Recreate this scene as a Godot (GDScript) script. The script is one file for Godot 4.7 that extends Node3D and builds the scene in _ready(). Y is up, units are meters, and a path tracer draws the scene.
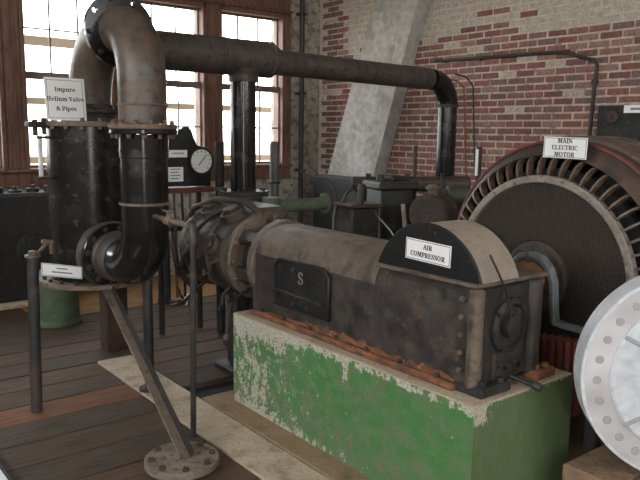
extends Node3D
# Machine room: worn compressor on a green block, valve tank with pipe loop, motor, brick wall, windows.

const F := 699.0
const EYE := Vector3(0, 1.7, 0)
var cam: Camera3D
var M := {}
var used := {}
var rng := RandomNumberGenerator.new()
var BT := [Color8(150, 104, 94), Color8(144, 95, 86), Color8(156, 112, 101), Color8(138, 96, 89), Color8(148, 111, 103), Color8(130, 93, 87), Color8(162, 130, 119), Color8(132, 110, 103)]

# ---------------------------------------------------------------- pixel -> point on a plane
func P(px: float, py: float, axis: int, val: float) -> Vector3:
	var d: Vector3 = cam.basis * Vector3(px - 320.0, 240.0 - py, -F)
	return EYE + d * ((val - EYE[axis]) / d[axis])

# ---------------------------------------------------------------- mesh helpers
func mb() -> SurfaceTool:
	var st := SurfaceTool.new()
	st.begin(Mesh.PRIMITIVE_TRIANGLES)
	return st

func vtx(st: SurfaceTool, p: Vector3, n: Vector3) -> void:
	st.set_normal(n)
	st.add_vertex(p)

func tri(st: SurfaceTool, a: Vector3, b: Vector3, c: Vector3, na: Vector3, nb: Vector3, nc: Vector3) -> void:
	if (b - a).cross(c - a).dot(na + nb + nc) > 0.0:
		vtx(st, a, na); vtx(st, c, nc); vtx(st, b, nb)
	else:
		vtx(st, a, na); vtx(st, b, nb); vtx(st, c, nc)

func quad(st: SurfaceTool, a: Vector3, b: Vector3, c: Vector3, d: Vector3, n: Vector3) -> void:
	tri(st, a, b, c, n, n, n)
	tri(st, a, c, d, n, n, n)

func frame(o: Vector3, up: Vector3) -> Transform3D:
	var y := up.normalized()
	var x := Vector3.RIGHT if absf(y.dot(Vector3.RIGHT)) < 0.9 else Vector3.FORWARD
	x = (x - y * x.dot(y)).normalized()
	return Transform3D(Basis(x, y, x.cross(y)), o)

# profile: array of Vector2(radius, height) turned about local Y
func lathe(st: SurfaceTool, xf: Transform3D, prof: Array, seg := 28, sm := false, a0 := 0.0, a1 := TAU) -> void:
	var k := prof.size()
	var sn := []
	for i in k - 1:
		var d: Vector2 = prof[i + 1] - prof[i]
		sn.append(Vector2(d.y, -d.x).normalized())
	for i in k - 1:
		var p0: Vector2 = prof[i]
		var p1: Vector2 = prof[i + 1]
		if p0.distance_to(p1) < 0.00001:
			continue
		var n0: Vector2 = sn[i]
		var n1: Vector2 = sn[i]
		if sm:
			if i > 0: n0 = (sn[i] + sn[i - 1]).normalized()
			if i < k - 2: n1 = (sn[i] + sn[i + 1]).normalized()
		for j in seg:
			var a := a0 + (a1 - a0) * j / seg
			var b := a0 + (a1 - a0) * (j + 1) / seg
			var ca := Vector3(cos(a), 0, sin(a))
			var cb := Vector3(cos(b), 0, sin(b))
			var v00 := xf * (ca * p0.x + Vector3.UP * p0.y)
			var v01 := xf * (cb * p0.x + Vector3.UP * p0.y)
			var v10 := xf * (ca * p1.x + Vector3.UP * p1.y)
			var v11 := xf * (cb * p1.x + Vector3.UP * p1.y)
			var m00 := (xf.basis * (ca * n0.x + Vector3.UP * n0.y)).normalized()
			var m01 := (xf.basis * (cb * n0.x + Vector3.UP * n0.y)).normalized()
			var m10 := (xf.basis * (ca * n1.x + Vector3.UP * n1.y)).normalized()
			var m11 := (xf.basis * (cb * n1.x + Vector3.UP * n1.y)).normalized()
			if p1.x > 0.00001: tri(st, v00, v10, v11, m00, m10, m11)
			if p0.x > 0.00001: tri(st, v00, v11, v01, m00, m11, m01)

# closed cylinder with chamfered rims from a to b
func rod(st: SurfaceTool, a: Vector3, b: Vector3, r: float, seg := 14, ch := 0.0) -> void:
	var h := a.distance_to(b)
	var c: float = minf(ch, minf(r, h) * 0.4)
	lathe(st, frame(a, b - a), [Vector2(0, 0), Vector2(r - c, 0), Vector2(r, c), Vector2(r, h - c), Vector2(r - c, h), Vector2(0, h)], seg)

# tube along a polyline; r a number or an array
func tube(st: SurfaceTool, pts: Array, r, seg := 10) -> void:
	var n := pts.size()
	var rings := []
	var nor := []
	var up := Vector3.UP
	var t0: Vector3 = (pts[1] - pts[0]).normalized()
	if absf(t0.dot(up)) > 0.9: up = Vector3.RIGHT
	for i in n:
		var t: Vector3
		if i == 0: t = pts[1] - pts[0]
		elif i == n - 1: t = pts[i] - pts[i - 1]
		else: t = (pts[i + 1] - pts[i]).normalized() + (pts[i] - pts[i - 1]).normalized()
		t = t.normalized()
		var x := (up - t * up.dot(t)).normalized()
		up = x
		var y := t.cross(x)
		var rr: float = r[i] if r is Array else r
		var ring := []
		var nn := []
		for j in seg + 1:
			var a := TAU * j / seg
			var d := x * cos(a) + y * sin(a)
			ring.append(pts[i] + d * rr)
			nn.append(d)
		rings.append(ring)
		nor.append(nn)
	for i in n - 1:
		for j in seg:
			tri(st, rings[i][j], rings[i + 1][j], rings[i + 1][j + 1], nor[i][j], nor[i + 1][j], nor[i + 1][j + 1])
			tri(st, rings[i][j], rings[i + 1][j + 1], rings[i][j + 1], nor[i][j], nor[i + 1][j + 1], nor[i][j + 1])
	for e in [0, n - 1]:
		var nd: Vector3 = (pts[0] - pts[1]).normalized() if e == 0 else (pts[n - 1] - pts[n - 2]).normalized()
		for j in seg:
			tri(st, pts[e], rings[e][j], rings[e][j + 1], nd, nd, nd)

# box with chamfered edges
func box(st: SurfaceTool, xf: Transform3D, size: Vector3, ch := 0.0) -> void:
	var h := size * 0.5
	var c: float = minf(ch, minf(h.x, minf(h.y, h.z)) * 0.9)
	if c <= 0.0:
		for ax in 3:
			for s in [-1.0, 1.0]:
				var n := Vector3.ZERO
				n[ax] = s
				var u := (ax + 1) % 3
				var v := (ax + 2) % 3
				var q := []
				for k in [[-1, -1], [1, -1], [1, 1], [-1, 1]]:
					var p := Vector3.ZERO
					p[ax] = s * h[ax]; p[u] = k[0] * h[u]; p[v] = k[1] * h[v]
					q.append(xf * p)
				quad(st, q[0], q[1], q[2], q[3], (xf.basis * n).normalized())
		return
	for ax in 3:
		var u := (ax + 1) % 3
		var v := (ax + 2) % 3
		for s in [-1.0, 1.0]:
			var n := Vector3.ZERO
			n[ax] = s
			var q := []
			for k in [[-1, -1], [1, -1], [1, 1], [-1, 1]]:
				var p := Vector3.ZERO
				p[ax] = s * h[ax]; p[u] = k[0] * (h[u] - c); p[v] = k[1] * (h[v] - c)
				q.append(xf * p)
			quad(st, q[0], q[1], q[2], q[3], (xf.basis * n).normalized())
		for su in [-1.0, 1.0]:
			for sv in [-1.0, 1.0]:
				var n2 := Vector3.ZERO
				n2[u] = su; n2[v] = sv
				var e := []
				for k in [[-1, 0], [1, 0], [1, 1], [-1, 1]]:
					var p := Vector3.ZERO
					p[ax] = k[0] * (h[ax] - c)
					p[u] = su * (h[u] if k[1] == 0 else h[u] - c)
					p[v] = sv * (h[v] - c if k[1] == 0 else h[v])
					e.append(xf * p)
				quad(st, e[0], e[1], e[2], e[3], (xf.basis * n2).normalized())
	for sx in [-1.0, 1.0]:
		for sy in [-1.0, 1.0]:
			for sz in [-1.0, 1.0]:
				var n3 := (xf.basis * Vector3(sx, sy, sz)).normalized()
				tri(st, xf * Vector3(sx * h.x, sy * (h.y - c), sz * (h.z - c)), xf * Vector3(sx * (h.x - c), sy * h.y, sz * (h.z - c)), xf * Vector3(sx * (h.x - c), sy * (h.y - c), sz * h.z), n3, n3, n3)

func bx(st: SurfaceTool, lo: Vector3, hi: Vector3, ch := 0.0) -> void:
	box(st, Transform3D(Basis.IDENTITY, (lo + hi) * 0.5), (hi - lo).abs(), ch)

# bar with a rectangular section between two points
func bar(st: SurfaceTool, a: Vector3, b: Vector3, w: float, t: float, ch := 0.003) -> void:
	var xf := frame((a + b) * 0.5, b - a)
	box(st, xf, Vector3(w, a.distance_to(b), t), ch)

# polygon (local XY) pushed along local Z by depth, with a chamfer on the front and back rims
func prism(st: SurfaceTool, xf: Transform3D, poly: Array, depth: float, sm := false) -> void:
	var n := poly.size()
	var pv := PackedVector2Array(poly)
	var idx := Geometry2D.triangulate_polygon(pv)
	var h := depth * 0.5
	var area := 0.0
	for i in n: area += pv[i].cross(pv[(i + 1) % n])
	var sg := 1.0 if area > 0.0 else -1.0
	for s in [-1.0, 1.0]:
		var nn := (xf.basis * Vector3(0, 0, s)).normalized()
		for k in range(0, idx.size(), 3):
			tri(st, xf * Vector3(pv[idx[k]].x, pv[idx[k]].y, s * h), xf * Vector3(pv[idx[k + 1]].x, pv[idx[k + 1]].y, s * h), xf * Vector3(pv[idx[k + 2]].x, pv[idx[k + 2]].y, s * h), nn, nn, nn)
	var en := []
	for i in n:
		var d: Vector2 = pv[(i + 1) % n] - pv[i]
		en.append(Vector2(d.y, -d.x).normalized() * sg)
	for i in n:
		var j := (i + 1) % n
		var n0: Vector2 = en[i]
		var n1: Vector2 = en[i]
		if sm:
			if en[i].dot(en[(i + n - 1) % n]) > 0.7: n0 = (en[i] + en[(i + n - 1) % n]).normalized()
			if en[i].dot(en[j]) > 0.7: n1 = (en[i] + en[j]).normalized()
		var a := xf * Vector3(pv[i].x, pv[i].y, -h)
		var b := xf * Vector3(pv[j].x, pv[j].y, -h)
		var c := xf * Vector3(pv[j].x, pv[j].y, h)
		var e := xf * Vector3(pv[i].x, pv[i].y, h)
		var m0 := (xf.basis * Vector3(n0.x, n0.y, 0)).normalized()
		var m1 := (xf.basis * Vector3(n1.x, n1.y, 0)).normalized()
		tri(st, a, b, c, m0, m1, m1)
		tri(st, a, c, e, m0, m1, m0)

func hexbolt(st: SurfaceTool, o: Vector3, up: Vector3, r := 0.014, h := 0.016) -> void:
	lathe(st, frame(o, up), [Vector2(r * 1.25, 0), Vector2(r * 1.25, h * 0.25), Vector2(r, h * 0.25), Vector2(r, h * 0.9), Vector2(r * 0.8, h), Vector2(0, h)], 6)

func arc(c: Vector3, u: Vector3, v: Vector3, r: float, a0: float, a1: float, n: int) -> Array:
	var o := []
	for i in n + 1:
		var a := lerpf(a0, a1, float(i) / n)
		o.append(c + u * cos(a) * r + v * sin(a) * r)
	return o

# ---------------------------------------------------------------- node helpers
func numbered(called: String) -> String:
	var k: int = used.get(called, 0)
	used[called] = k + 1
	return called if k == 0 else "%s_%03d" % [called, k]

func tag(o: Node, label: String, category: String, group := "") -> Node:
	o.set_meta("label", label)
	o.set_meta("category", category)
	if group != "": o.set_meta("group", group)
	return o

func thing(called: String, label: String, category: String, at := Vector3.ZERO, group := "") -> Node3D:
	var o := Node3D.new()
	o.name = numbered(called)
	add_child(o)
	o.position = at
	tag(o, label, category, group)
	return o

func part(parent: Node3D, called: String, st: SurfaceTool, m: Material) -> MeshInstance3D:
	var o := MeshInstance3D.new()
	o.name = called if parent != self else numbered(called)
	st.set_material(m)
	o.mesh = st.commit()
	parent.add_child(o, true)
	if parent != self:
		var root := parent
		var off := Vector3.ZERO
		while root != self:
			off += root.position
			root = root.get_parent()
		o.position = -off     # geometry is written in room coordinates
	return o

func struct(called: String, st: SurfaceTool, m: Material) -> MeshInstance3D:
	var o := part(self, called, st, m)
	o.set_meta("kind", "structure")
	return o

func meshpart(parent: Node3D, called: String, mesh: Mesh, m: Material, xf: Transform3D) -> MeshInstance3D:
	var o := MeshInstance3D.new()
	o.name = called
	o.mesh = mesh
	o.material_override = m
	parent.add_child(o, true)
	o.transform = xf
	return o

func lines(parent: Node3D, called: String, rows: Array, size: float, xf: Transform3D, m: Material, bold := true, gap := 1.0) -> void:
	var f := SystemFont.new()
	f.font_names = PackedStringArray(["Droid Serif"])
	f.font_weight = 700 if bold else 400
	var y: float = (rows.size() - 1) * 0.5 * size * 1.25 * gap
	for r in rows:
		var t := TextMesh.new()
		t.text = r
		t.font = f
		t.font_size = 32
		t.pixel_size = size / 32.0
		t.depth = 0.0015
		t.curve_step = 2.0
		meshpart(parent, called, t, m, xf * Transform3D(Basis.IDENTITY, Vector3(0, y, 0)))
		y -= size * 1.25 * gap

# ---------------------------------------------------------------- textures
func nz(sd: int, freq: float, oct: int, size: int, kind := FastNoiseLite.TYPE_SIMPLEX_SMOOTH) -> PackedByteArray:
	var n := FastNoiseLite.new()
	n.seed = sd
	n.noise_type = kind
	n.frequency = freq
	n.fractal_octaves = oct
	n.fractal_gain = 0.55
	var im := n.get_seamless_image(size, size, false, false, 0.12, true)
	im.convert(Image.FORMAT_L8)
	return im.get_data()

# base colours a..b mixed by noise, then patches [colour, freq, threshold 0..1, softness, roughness]
func tx(sd: int, a: Color, b: Color, rough: float, patches := [], size := 512, freq := 0.012) -> Array:
	var n0 := nz(sd, freq, 5, size)
	var n1 := nz(sd + 50, freq * 9.0, 3, size)
	var pn := []
	var k := 0
	for p in patches:
		pn.append(nz(sd + 101 + k * 7, p[1], 5, size))
		k += 1
	var cb := PackedByteArray()
	var rb := PackedByteArray()
	cb.resize(size * size * 3)
	rb.resize(size * size)
	var np := patches.size()
	for i in size * size:
		var t := clampf((n0[i] / 255.0 - 0.5) * 1.3 + 0.5, 0, 1)
		var g := 0.88 + 0.24 * (n1[i] / 255.0)
		var r := lerpf(a.r, b.r, t)
		var gg := lerpf(a.g, b.g, t)
		var bb := lerpf(a.b, b.b, t)
		var ro := rough
		for q in np:
			var p = patches[q]
			var w: float = (pn[q][i] / 255.0 - float(p[2])) / float(p[3])
			if w > 0.0:
				if w > 1.0: w = 1.0
				var c: Color = p[0]
				r = lerpf(r, c.r, w)
				gg = lerpf(gg, c.g, w)
				bb = lerpf(bb, c.b, w)
				ro = lerpf(ro, p[4], w)
		cb[i * 3] = int(clampf(r * g, 0, 1) * 255.0)
		cb[i * 3 + 1] = int(clampf(gg * g, 0, 1) * 255.0)
		cb[i * 3 + 2] = int(clampf(bb * g, 0, 1) * 255.0)
		rb[i] = int(clampf(ro * (0.85 + 0.3 * n1[i] / 255.0), 0, 1) * 255.0)
	return [ImageTexture.create_from_image(Image.create_from_data(size, size, false, Image.FORMAT_RGB8, cb)), ImageTexture.create_from_image(Image.create_from_data(size, size, false, Image.FORMAT_L8, rb))]

func mt(t: Array, scale, metal := 0.0, tint := Color.WHITE, bump := 0.0, world := false) -> StandardMaterial3D:
	var m := StandardMaterial3D.new()
	m.albedo_texture = t[0]
	m.albedo_color = tint
	m.roughness_texture = t[1]
	m.roughness = 1.0
	m.metallic = metal
	m.uv1_triplanar = true
	m.uv1_world_triplanar = world
	m.uv1_scale = scale if scale is Vector3 else Vector3.ONE * float(scale)
	if bump > 0.0:
		m.normal_enabled = true
		m.normal_texture = M["bump"]
		m.normal_scale = bump
	return m

func plain(c: Color, rough := 0.6, metal := 0.0) -> StandardMaterial3D:
	var m := StandardMaterial3D.new()
	m.albedo_color = c
	m.roughness = rough
	m.metallic = metal
	return m

func rgb(r: float, g: float, b: float) -> Color:
	return Color(r / 255.0, g / 255.0, b / 255.0)

# ================================================================ scene
func _ready() -> void:
	rng.seed = 71
	camera_and_light()
	materials()
	room()
	brick_wall()
	floor_boards()
	concrete_base()
	compressor()
	motor()
	valve_tank()
	overhead_pipe()
	white_cover()
	beam_and_wall_things()
	back_machines()
	left_things()
	signs()

func camera_and_light() -> void:
	cam = Camera3D.new()
	cam.name = "camera"
	cam.fov = 37.9
	cam.near = 0.05
	cam.far = 200.0
	cam.position = EYE
	cam.rotation_degrees = Vector3(-8.652, -38.196, 0.788)
	add_child(cam)
	cam.current = true
	var e := Environment.new()
	e.background_mode = Environment.BG_SKY
	var sk := Sky.new()
	var sm := ProceduralSkyMaterial.new()
	sm.sky_top_color = Color(0.90, 0.92, 0.95)
	sm.sky_horizon_color = Color(0.95, 0.95, 0.94)
	sm.ground_horizon_color = Color(0.80, 0.79, 0.76)
	sm.ground_bottom_color = Color(0.50, 0.47, 0.42)
	sm.energy_multiplier = 7.0
	sk.sky_material = sm
	e.sky = sk
	e.tonemap_mode = Environment.TONE_MAPPER_LINEAR
	e.tonemap_exposure = 2.0
	e.sdfgi_enabled = true
	e.ssao_enabled = true
	e.ssil_enabled = true
	var we := WorldEnvironment.new()
	we.name = "world_environment"
	we.environment = e
	add_child(we)

func materials() -> void:
	var bi := Image.create_from_data(256, 256, false, Image.FORMAT_L8, nz(900, 0.05, 4, 256))
	bi.convert(Image.FORMAT_RGBA8)
	bi.bump_map_to_normal_map(6.0)
	M["bump"] = ImageTexture.create_from_image(bi)
	# black gloss paint with chips and dust
	var t := tx(1, rgb(20, 20, 20), rgb(34, 33, 32), 0.2, [[rgb(56, 54, 51), 0.010, 0.5, 0.6, 0.32], [rgb(96, 74, 60), 0.02, 0.76, 0.2, 0.7]])
	M["black"] = mt(t, 0.8)
	M["pipe_black"] = mt(tx(3, rgb(20, 20, 20), rgb(32, 31, 31), 0.17, [[rgb(66, 60, 55), 0.012, 0.62, 0.4, 0.3]], 256), 0.9)
	# brown rusty pipe
	t = tx(5, rgb(74, 65, 58), rgb(100, 88, 78), 0.42, [[rgb(122, 84, 60), 0.010, 0.64, 0.25, 0.75], [rgb(44, 41, 40), 0.012, 0.54, 0.3, 0.3]])
	M["rusty_pipe"] = mt(t, 1.6, 0.0, Color.WHITE, 0.08)
	M["flange_rust"] = mt(tx(8, rgb(98, 80, 68), rgb(132, 110, 94), 0.7, [[rgb(70, 54, 46), 0.03, 0.6, 0.25, 0.8]], 256), 2.0, 0.0, Color.WHITE, 0.2)
	# dark greasy iron of the compressor
	t = tx(11, rgb(52, 48, 45), rgb(80, 73, 67), 0.45, [[rgb(38, 36, 35), 0.008, 0.48, 0.4, 0.36], [rgb(128, 86, 52), 0.012, 0.76, 0.2, 0.85], [rgb(88, 80, 72), 0.016, 0.64, 0.4, 0.65]])
	M["iron"] = mt(t, 0.9, 0.0, Color.WHITE, 0.12)
	M["iron_dark"] = mt(tx(14, rgb(34, 32, 31), rgb(52, 48, 46), 0.58, [[rgb(80, 68, 60), 0.02, 0.6, 0.3, 0.75]], 256), 1.4, 0.0, Color.WHITE, 0.12)
	M["cyl_brown"] = mt(tx(20, rgb(64, 56, 49), rgb(90, 79, 69), 0.6, [[rgb(44, 41, 39), 0.014, 0.55, 0.3, 0.5]], 256), 1.2, 0.0, Color.WHITE, 0.12)
	M["dusty"] = mt(tx(17, rgb(112, 100, 88), rgb(140, 126, 110), 0.75, [[rgb(86, 68, 56), 0.03, 0.6, 0.25, 0.7]], 256), 1.6, 0.0, Color.WHITE, 0.1)
	M["brown_iron"] = mt(tx(19, rgb(92, 80, 68), rgb(122, 106, 91), 0.55, [[rgb(58, 53, 50), 0.012, 0.55, 0.3, 0.45], [rgb(146, 106, 66), 0.016, 0.78, 0.15, 0.8]]), 1.0, 0.0, Color.WHITE, 0.1)
	M["rust"] = mt(tx(23, rgb(108, 70, 48), rgb(150, 98, 64), 0.85, [[rgb(76, 60, 51), 0.02, 0.56, 0.3, 0.8], [rgb(180, 132, 86), 0.03, 0.74, 0.2, 0.9]], 256), 1.5, 0.0, Color.WHITE, 0.3)
	M["hood_black"] = mt(tx(27, rgb(14, 14, 15), rgb(24, 24, 24), 0.45, [[rgb(120, 112, 100), 0.05, 0.82, 0.06, 0.8]], 256), 2.0, 0.0, Color.WHITE, 0.03)
	M["hood_top"] = mt(tx(29, rgb(142, 129, 115), rgb(164, 151, 137), 0.75, [[rgb(84, 66, 56), 0.03, 0.8, 0.05, 0.8]]), 1.4, 0.0, Color.WHITE, 0.06)
	M["green"] = mt(tx(31, rgb(72, 100, 66), rgb(94, 122, 84), 0.6, [[rgb(120, 120, 104), 0.03, 0.7, 0.2, 0.8]], 256), 1.5, 0.0, Color.WHITE, 0.1)
	M["green_pale"] = mt(tx(32, rgb(66, 82, 62), rgb(88, 102, 80), 0.6, [[rgb(110, 108, 94), 0.02, 0.66, 0.25, 0.8]], 256), 1.5, 0.0, Color.WHITE, 0.1)
	M["green_dull"] = mt(tx(33, rgb(58, 64, 56), rgb(80, 86, 74), 0.6, [[rgb(92, 76, 64), 0.02, 0.62, 0.3, 0.8]], 256), 1.5, 0.0, Color.WHITE, 0.1)
	M["grey_green"] = mt(tx(35, rgb(36, 39, 37), rgb(48, 50, 47), 0.55, [[rgb(88, 76, 68), 0.02, 0.66, 0.3, 0.8]], 256), 1.2, 0.0, Color.WHITE, 0.08)
	M["grey_blue"] = mt(tx(37, rgb(64, 66, 66), rgb(86, 88, 88), 0.5, [[rgb(106, 82, 66), 0.02, 0.64, 0.3, 0.8]], 256), 1.4, 0.0, Color.WHITE, 0.1)
	M["strap_grey"] = mt(tx(38, rgb(96, 102, 104), rgb(122, 128, 130), 0.5, [[rgb(84, 78, 74), 0.02, 0.6, 0.3, 0.7]], 256), 1.4)
	M["fin"] = mt(tx(39, rgb(70, 61, 55), rgb(100, 84, 72), 0.5, [[rgb(124, 92, 70), 0.02, 0.6, 0.25, 0.6]], 256), 2.0, 0.0, Color.WHITE, 0.1)
	M["shell"] = mt(tx(40, rgb(48, 46, 45), rgb(66, 62, 59), 0.55, [[rgb(104, 74, 60), 0.014, 0.52, 0.35, 0.65]], 256), 1.4, 0.0, Color.WHITE, 0.1)
	M["red_trim"] = mt(tx(41, rgb(98, 46, 42), rgb(122, 62, 55), 0.6, [[rgb(82, 72, 66), 0.02, 0.58, 0.3, 0.7]], 256), 1.5)
	M["ring"] = mt(tx(43, rgb(122, 112, 102), rgb(150, 140, 128), 0.6, [[rgb(78, 74, 70), 0.03, 0.66, 0.2, 0.6]], 256), 2.0, 0.0, Color.WHITE, 0.1)
	M["pipe_lag"] = mt(tx(65, rgb(58, 53, 48), rgb(84, 77, 70), 0.6, [[rgb(40, 38, 37), 0.02, 0.58, 0.16, 0.5]], 256), 1.5, 0.0, Color.WHITE, 0.35)
	M["green_dark"] = mt(tx(67, rgb(31, 37, 34), rgb(43, 49, 45), 0.6, [], 256), 1.5)
	M["green_black"] = mt(tx(69, rgb(26, 27, 25), rgb(38, 39, 36), 0.75, [[rgb(70, 66, 60), 0.04, 0.72, 0.1, 0.7]], 256), 2.0)
	M["rust_dark"] = mt(tx(71, rgb(62, 50, 44), rgb(84, 68, 58), 0.7, [[rgb(44, 40, 38), 0.03, 0.6, 0.12, 0.6]], 256), 2.0, 0.0, Color.WHITE, 0.3)
	M["soot_iron"] = mt(tx(73, rgb(22, 22, 22), rgb(38, 37, 36), 0.55, [[rgb(60, 56, 52), 0.04, 0.76, 0.1, 0.7]], 256), 2.0, 0.0, Color.WHITE, 0.3)
	M["wire"] = plain(rgb(76, 68, 60), 0.6)
	M["recess_dark"] = plain(rgb(30, 26, 24), 0.9)  # even dark tone for floor gaps, guide core, rotor and windings
	# concrete
	t = tx(45, rgb(176, 159, 135), rgb(194, 178, 154), 0.92, [[rgb(146, 128, 106), 0.012, 0.56, 0.4, 0.95]])
	M["concrete"] = mt(t, 0.7, 0.0, Color.WHITE, 0.15, true)
	M["plinth"] = mt(t, 0.7, 0.0, rgb(206, 190, 172), 0.15, true)
	M["tan_floor"] = mt(t, 0.7, 0.0, rgb(215, 185, 145), 0.15, true)
	# wood
	t = tx(47, rgb(176, 160, 146), rgb(216, 200, 184), 0.88, [[rgb(140, 122, 108), 0.02, 0.56, 0.4, 0.9]])
	var tints := [rgb(104, 91, 76), rgb(111, 93, 75), rgb(97, 85, 71), rgb(116, 99, 81), rgb(99, 90, 78), rgb(107, 89, 71)]
	for i in 6: M["board%d" % i] = mt(t, Vector3(0.35, 1.2, 3.2), 0.0, tints[i], 0.12, true)
	M["board_orange"] = mt(t, Vector3(0.35, 1.2, 3.2), 0.0, rgb(150, 110, 78), 0.12, true)
	M["timber_dark"] = mt(t, Vector3(1.2, 0.5, 1.2), 0.0, rgb(84, 68, 58), 0.12)
	M["skid"] = mt(tx(48, rgb(118, 92, 74), rgb(150, 122, 98), 0.85, [[rgb(96, 112, 84), 0.02, 0.66, 0.12, 0.85]], 256), 2.0, 0.0, Color.WHITE, 0.4)
	M["trim"] = mt(tx(49, rgb(92, 62, 50), rgb(122, 86, 68), 0.6, [[rgb(78, 54, 45), 0.02, 0.58, 0.3, 0.7]], 256), Vector3(3.0, 0.6, 3.0), 0.0, Color.WHITE, 0.15, true)
	M["sash"] = mt(tx(51, rgb(92, 78, 66), rgb(118, 102, 88), 0.6, [], 256), Vector3(2, 2, 2), 0.0, Color.WHITE, 0.0, true)
	M["rail_wood"] = plain(rgb(140, 122, 96), 0.8)
	# walls
	t = tx(53, rgb(150, 144, 132), rgb(172, 165, 152), 0.92, [[rgb(112, 102, 94), 0.014, 0.54, 0.35, 0.95], [rgb(74, 68, 66), 0.024, 0.70, 0.15, 0.95]])
	M["plaster"] = mt(t, 0.9, 0.0, Color.WHITE, 0.2, true)
	M["plain_wall"] = plain(rgb(200, 192, 178), 0.9)
	M["ceiling"] = plain(rgb(186, 178, 164), 0.9)
	M["mortar"] = mt(tx(55, rgb(178, 164, 152), rgb(194, 181, 168), 0.95, [[rgb(140, 122, 112), 0.02, 0.58, 0.3, 0.95]], 256), 1.3, 0.0, Color.WHITE, 0.25, true)
	t = tx(57, rgb(206, 200, 197), rgb(246, 241, 238), 0.92, [[rgb(160, 150, 146), 0.03, 0.62, 0.25, 0.95], [rgb(255, 250, 244), 0.02, 0.66, 0.2, 0.95]])
	for i in 8: M["brick%d" % i] = mt(t, 2.0, 0.0, BT[i], 0.25, true)
	var bv := mt(t, 2.0, 0.0, Color.WHITE, 0.25, true)
	bv.vertex_color_use_as_albedo = true
	M["brick_any"] = bv
	t = tx(59, rgb(171, 166, 155), rgb(189, 184, 172), 0.9, [[rgb(150, 141, 128), 0.014, 0.54, 0.4, 0.95], [rgb(176, 180, 176), 0.008, 0.6, 0.3, 0.85]])
	M["whitewash"] = mt(t, 0.8, 0.0, Color.WHITE, 0.2, true)
	M["beam"] = mt(tx(60, rgb(152, 150, 142), rgb(172, 170, 162), 0.9, [[rgb(138, 134, 124), 0.010, 0.54, 0.4, 0.9], [rgb(176, 180, 180), 0.006, 0.58, 0.35, 0.85]], 512, 0.004), 0.5, 0.0, Color.WHITE, 0.1)
	M["enamel"] = mt(tx(61, rgb(206, 210, 213), rgb(218, 221, 223), 0.4, [[rgb(192, 196, 198), 0.012, 0.58, 0.4, 0.5], [rgb(120, 92, 74), 0.04, 0.92, 0.05, 0.8]], 512, 0.003), 1.0)
	M["enamel_ring"] = mt(tx(63, rgb(196, 193, 192), rgb(210, 207, 206), 0.45, [[rgb(184, 178, 174), 0.01, 0.6, 0.4, 0.5]], 256, 0.003), 0.6)
	M["spot_grey"] = plain(rgb(166, 165, 165), 0.6)
	M["paper"] = plain(rgb(238, 238, 234), 0.7)
	M["ink"] = plain(rgb(28, 28, 32), 0.7)
	M["ink_pale"] = plain(rgb(120, 120, 122), 0.7)
	var g := StandardMaterial3D.new()
	g.albedo_color = Color(0.9, 0.95, 0.95, 0.06)
	g.transparency = BaseMaterial3D.TRANSPARENCY_ALPHA
	g.roughness = 0.02
	M["glass"] = g

# ---------------------------------------------------------------- room shell
const WX := 5.9      # brick wall face
const WZ := -7.56    # window wall face
const LX := -4.6
const BZ := 4.6
const CH := 4.8

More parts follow.
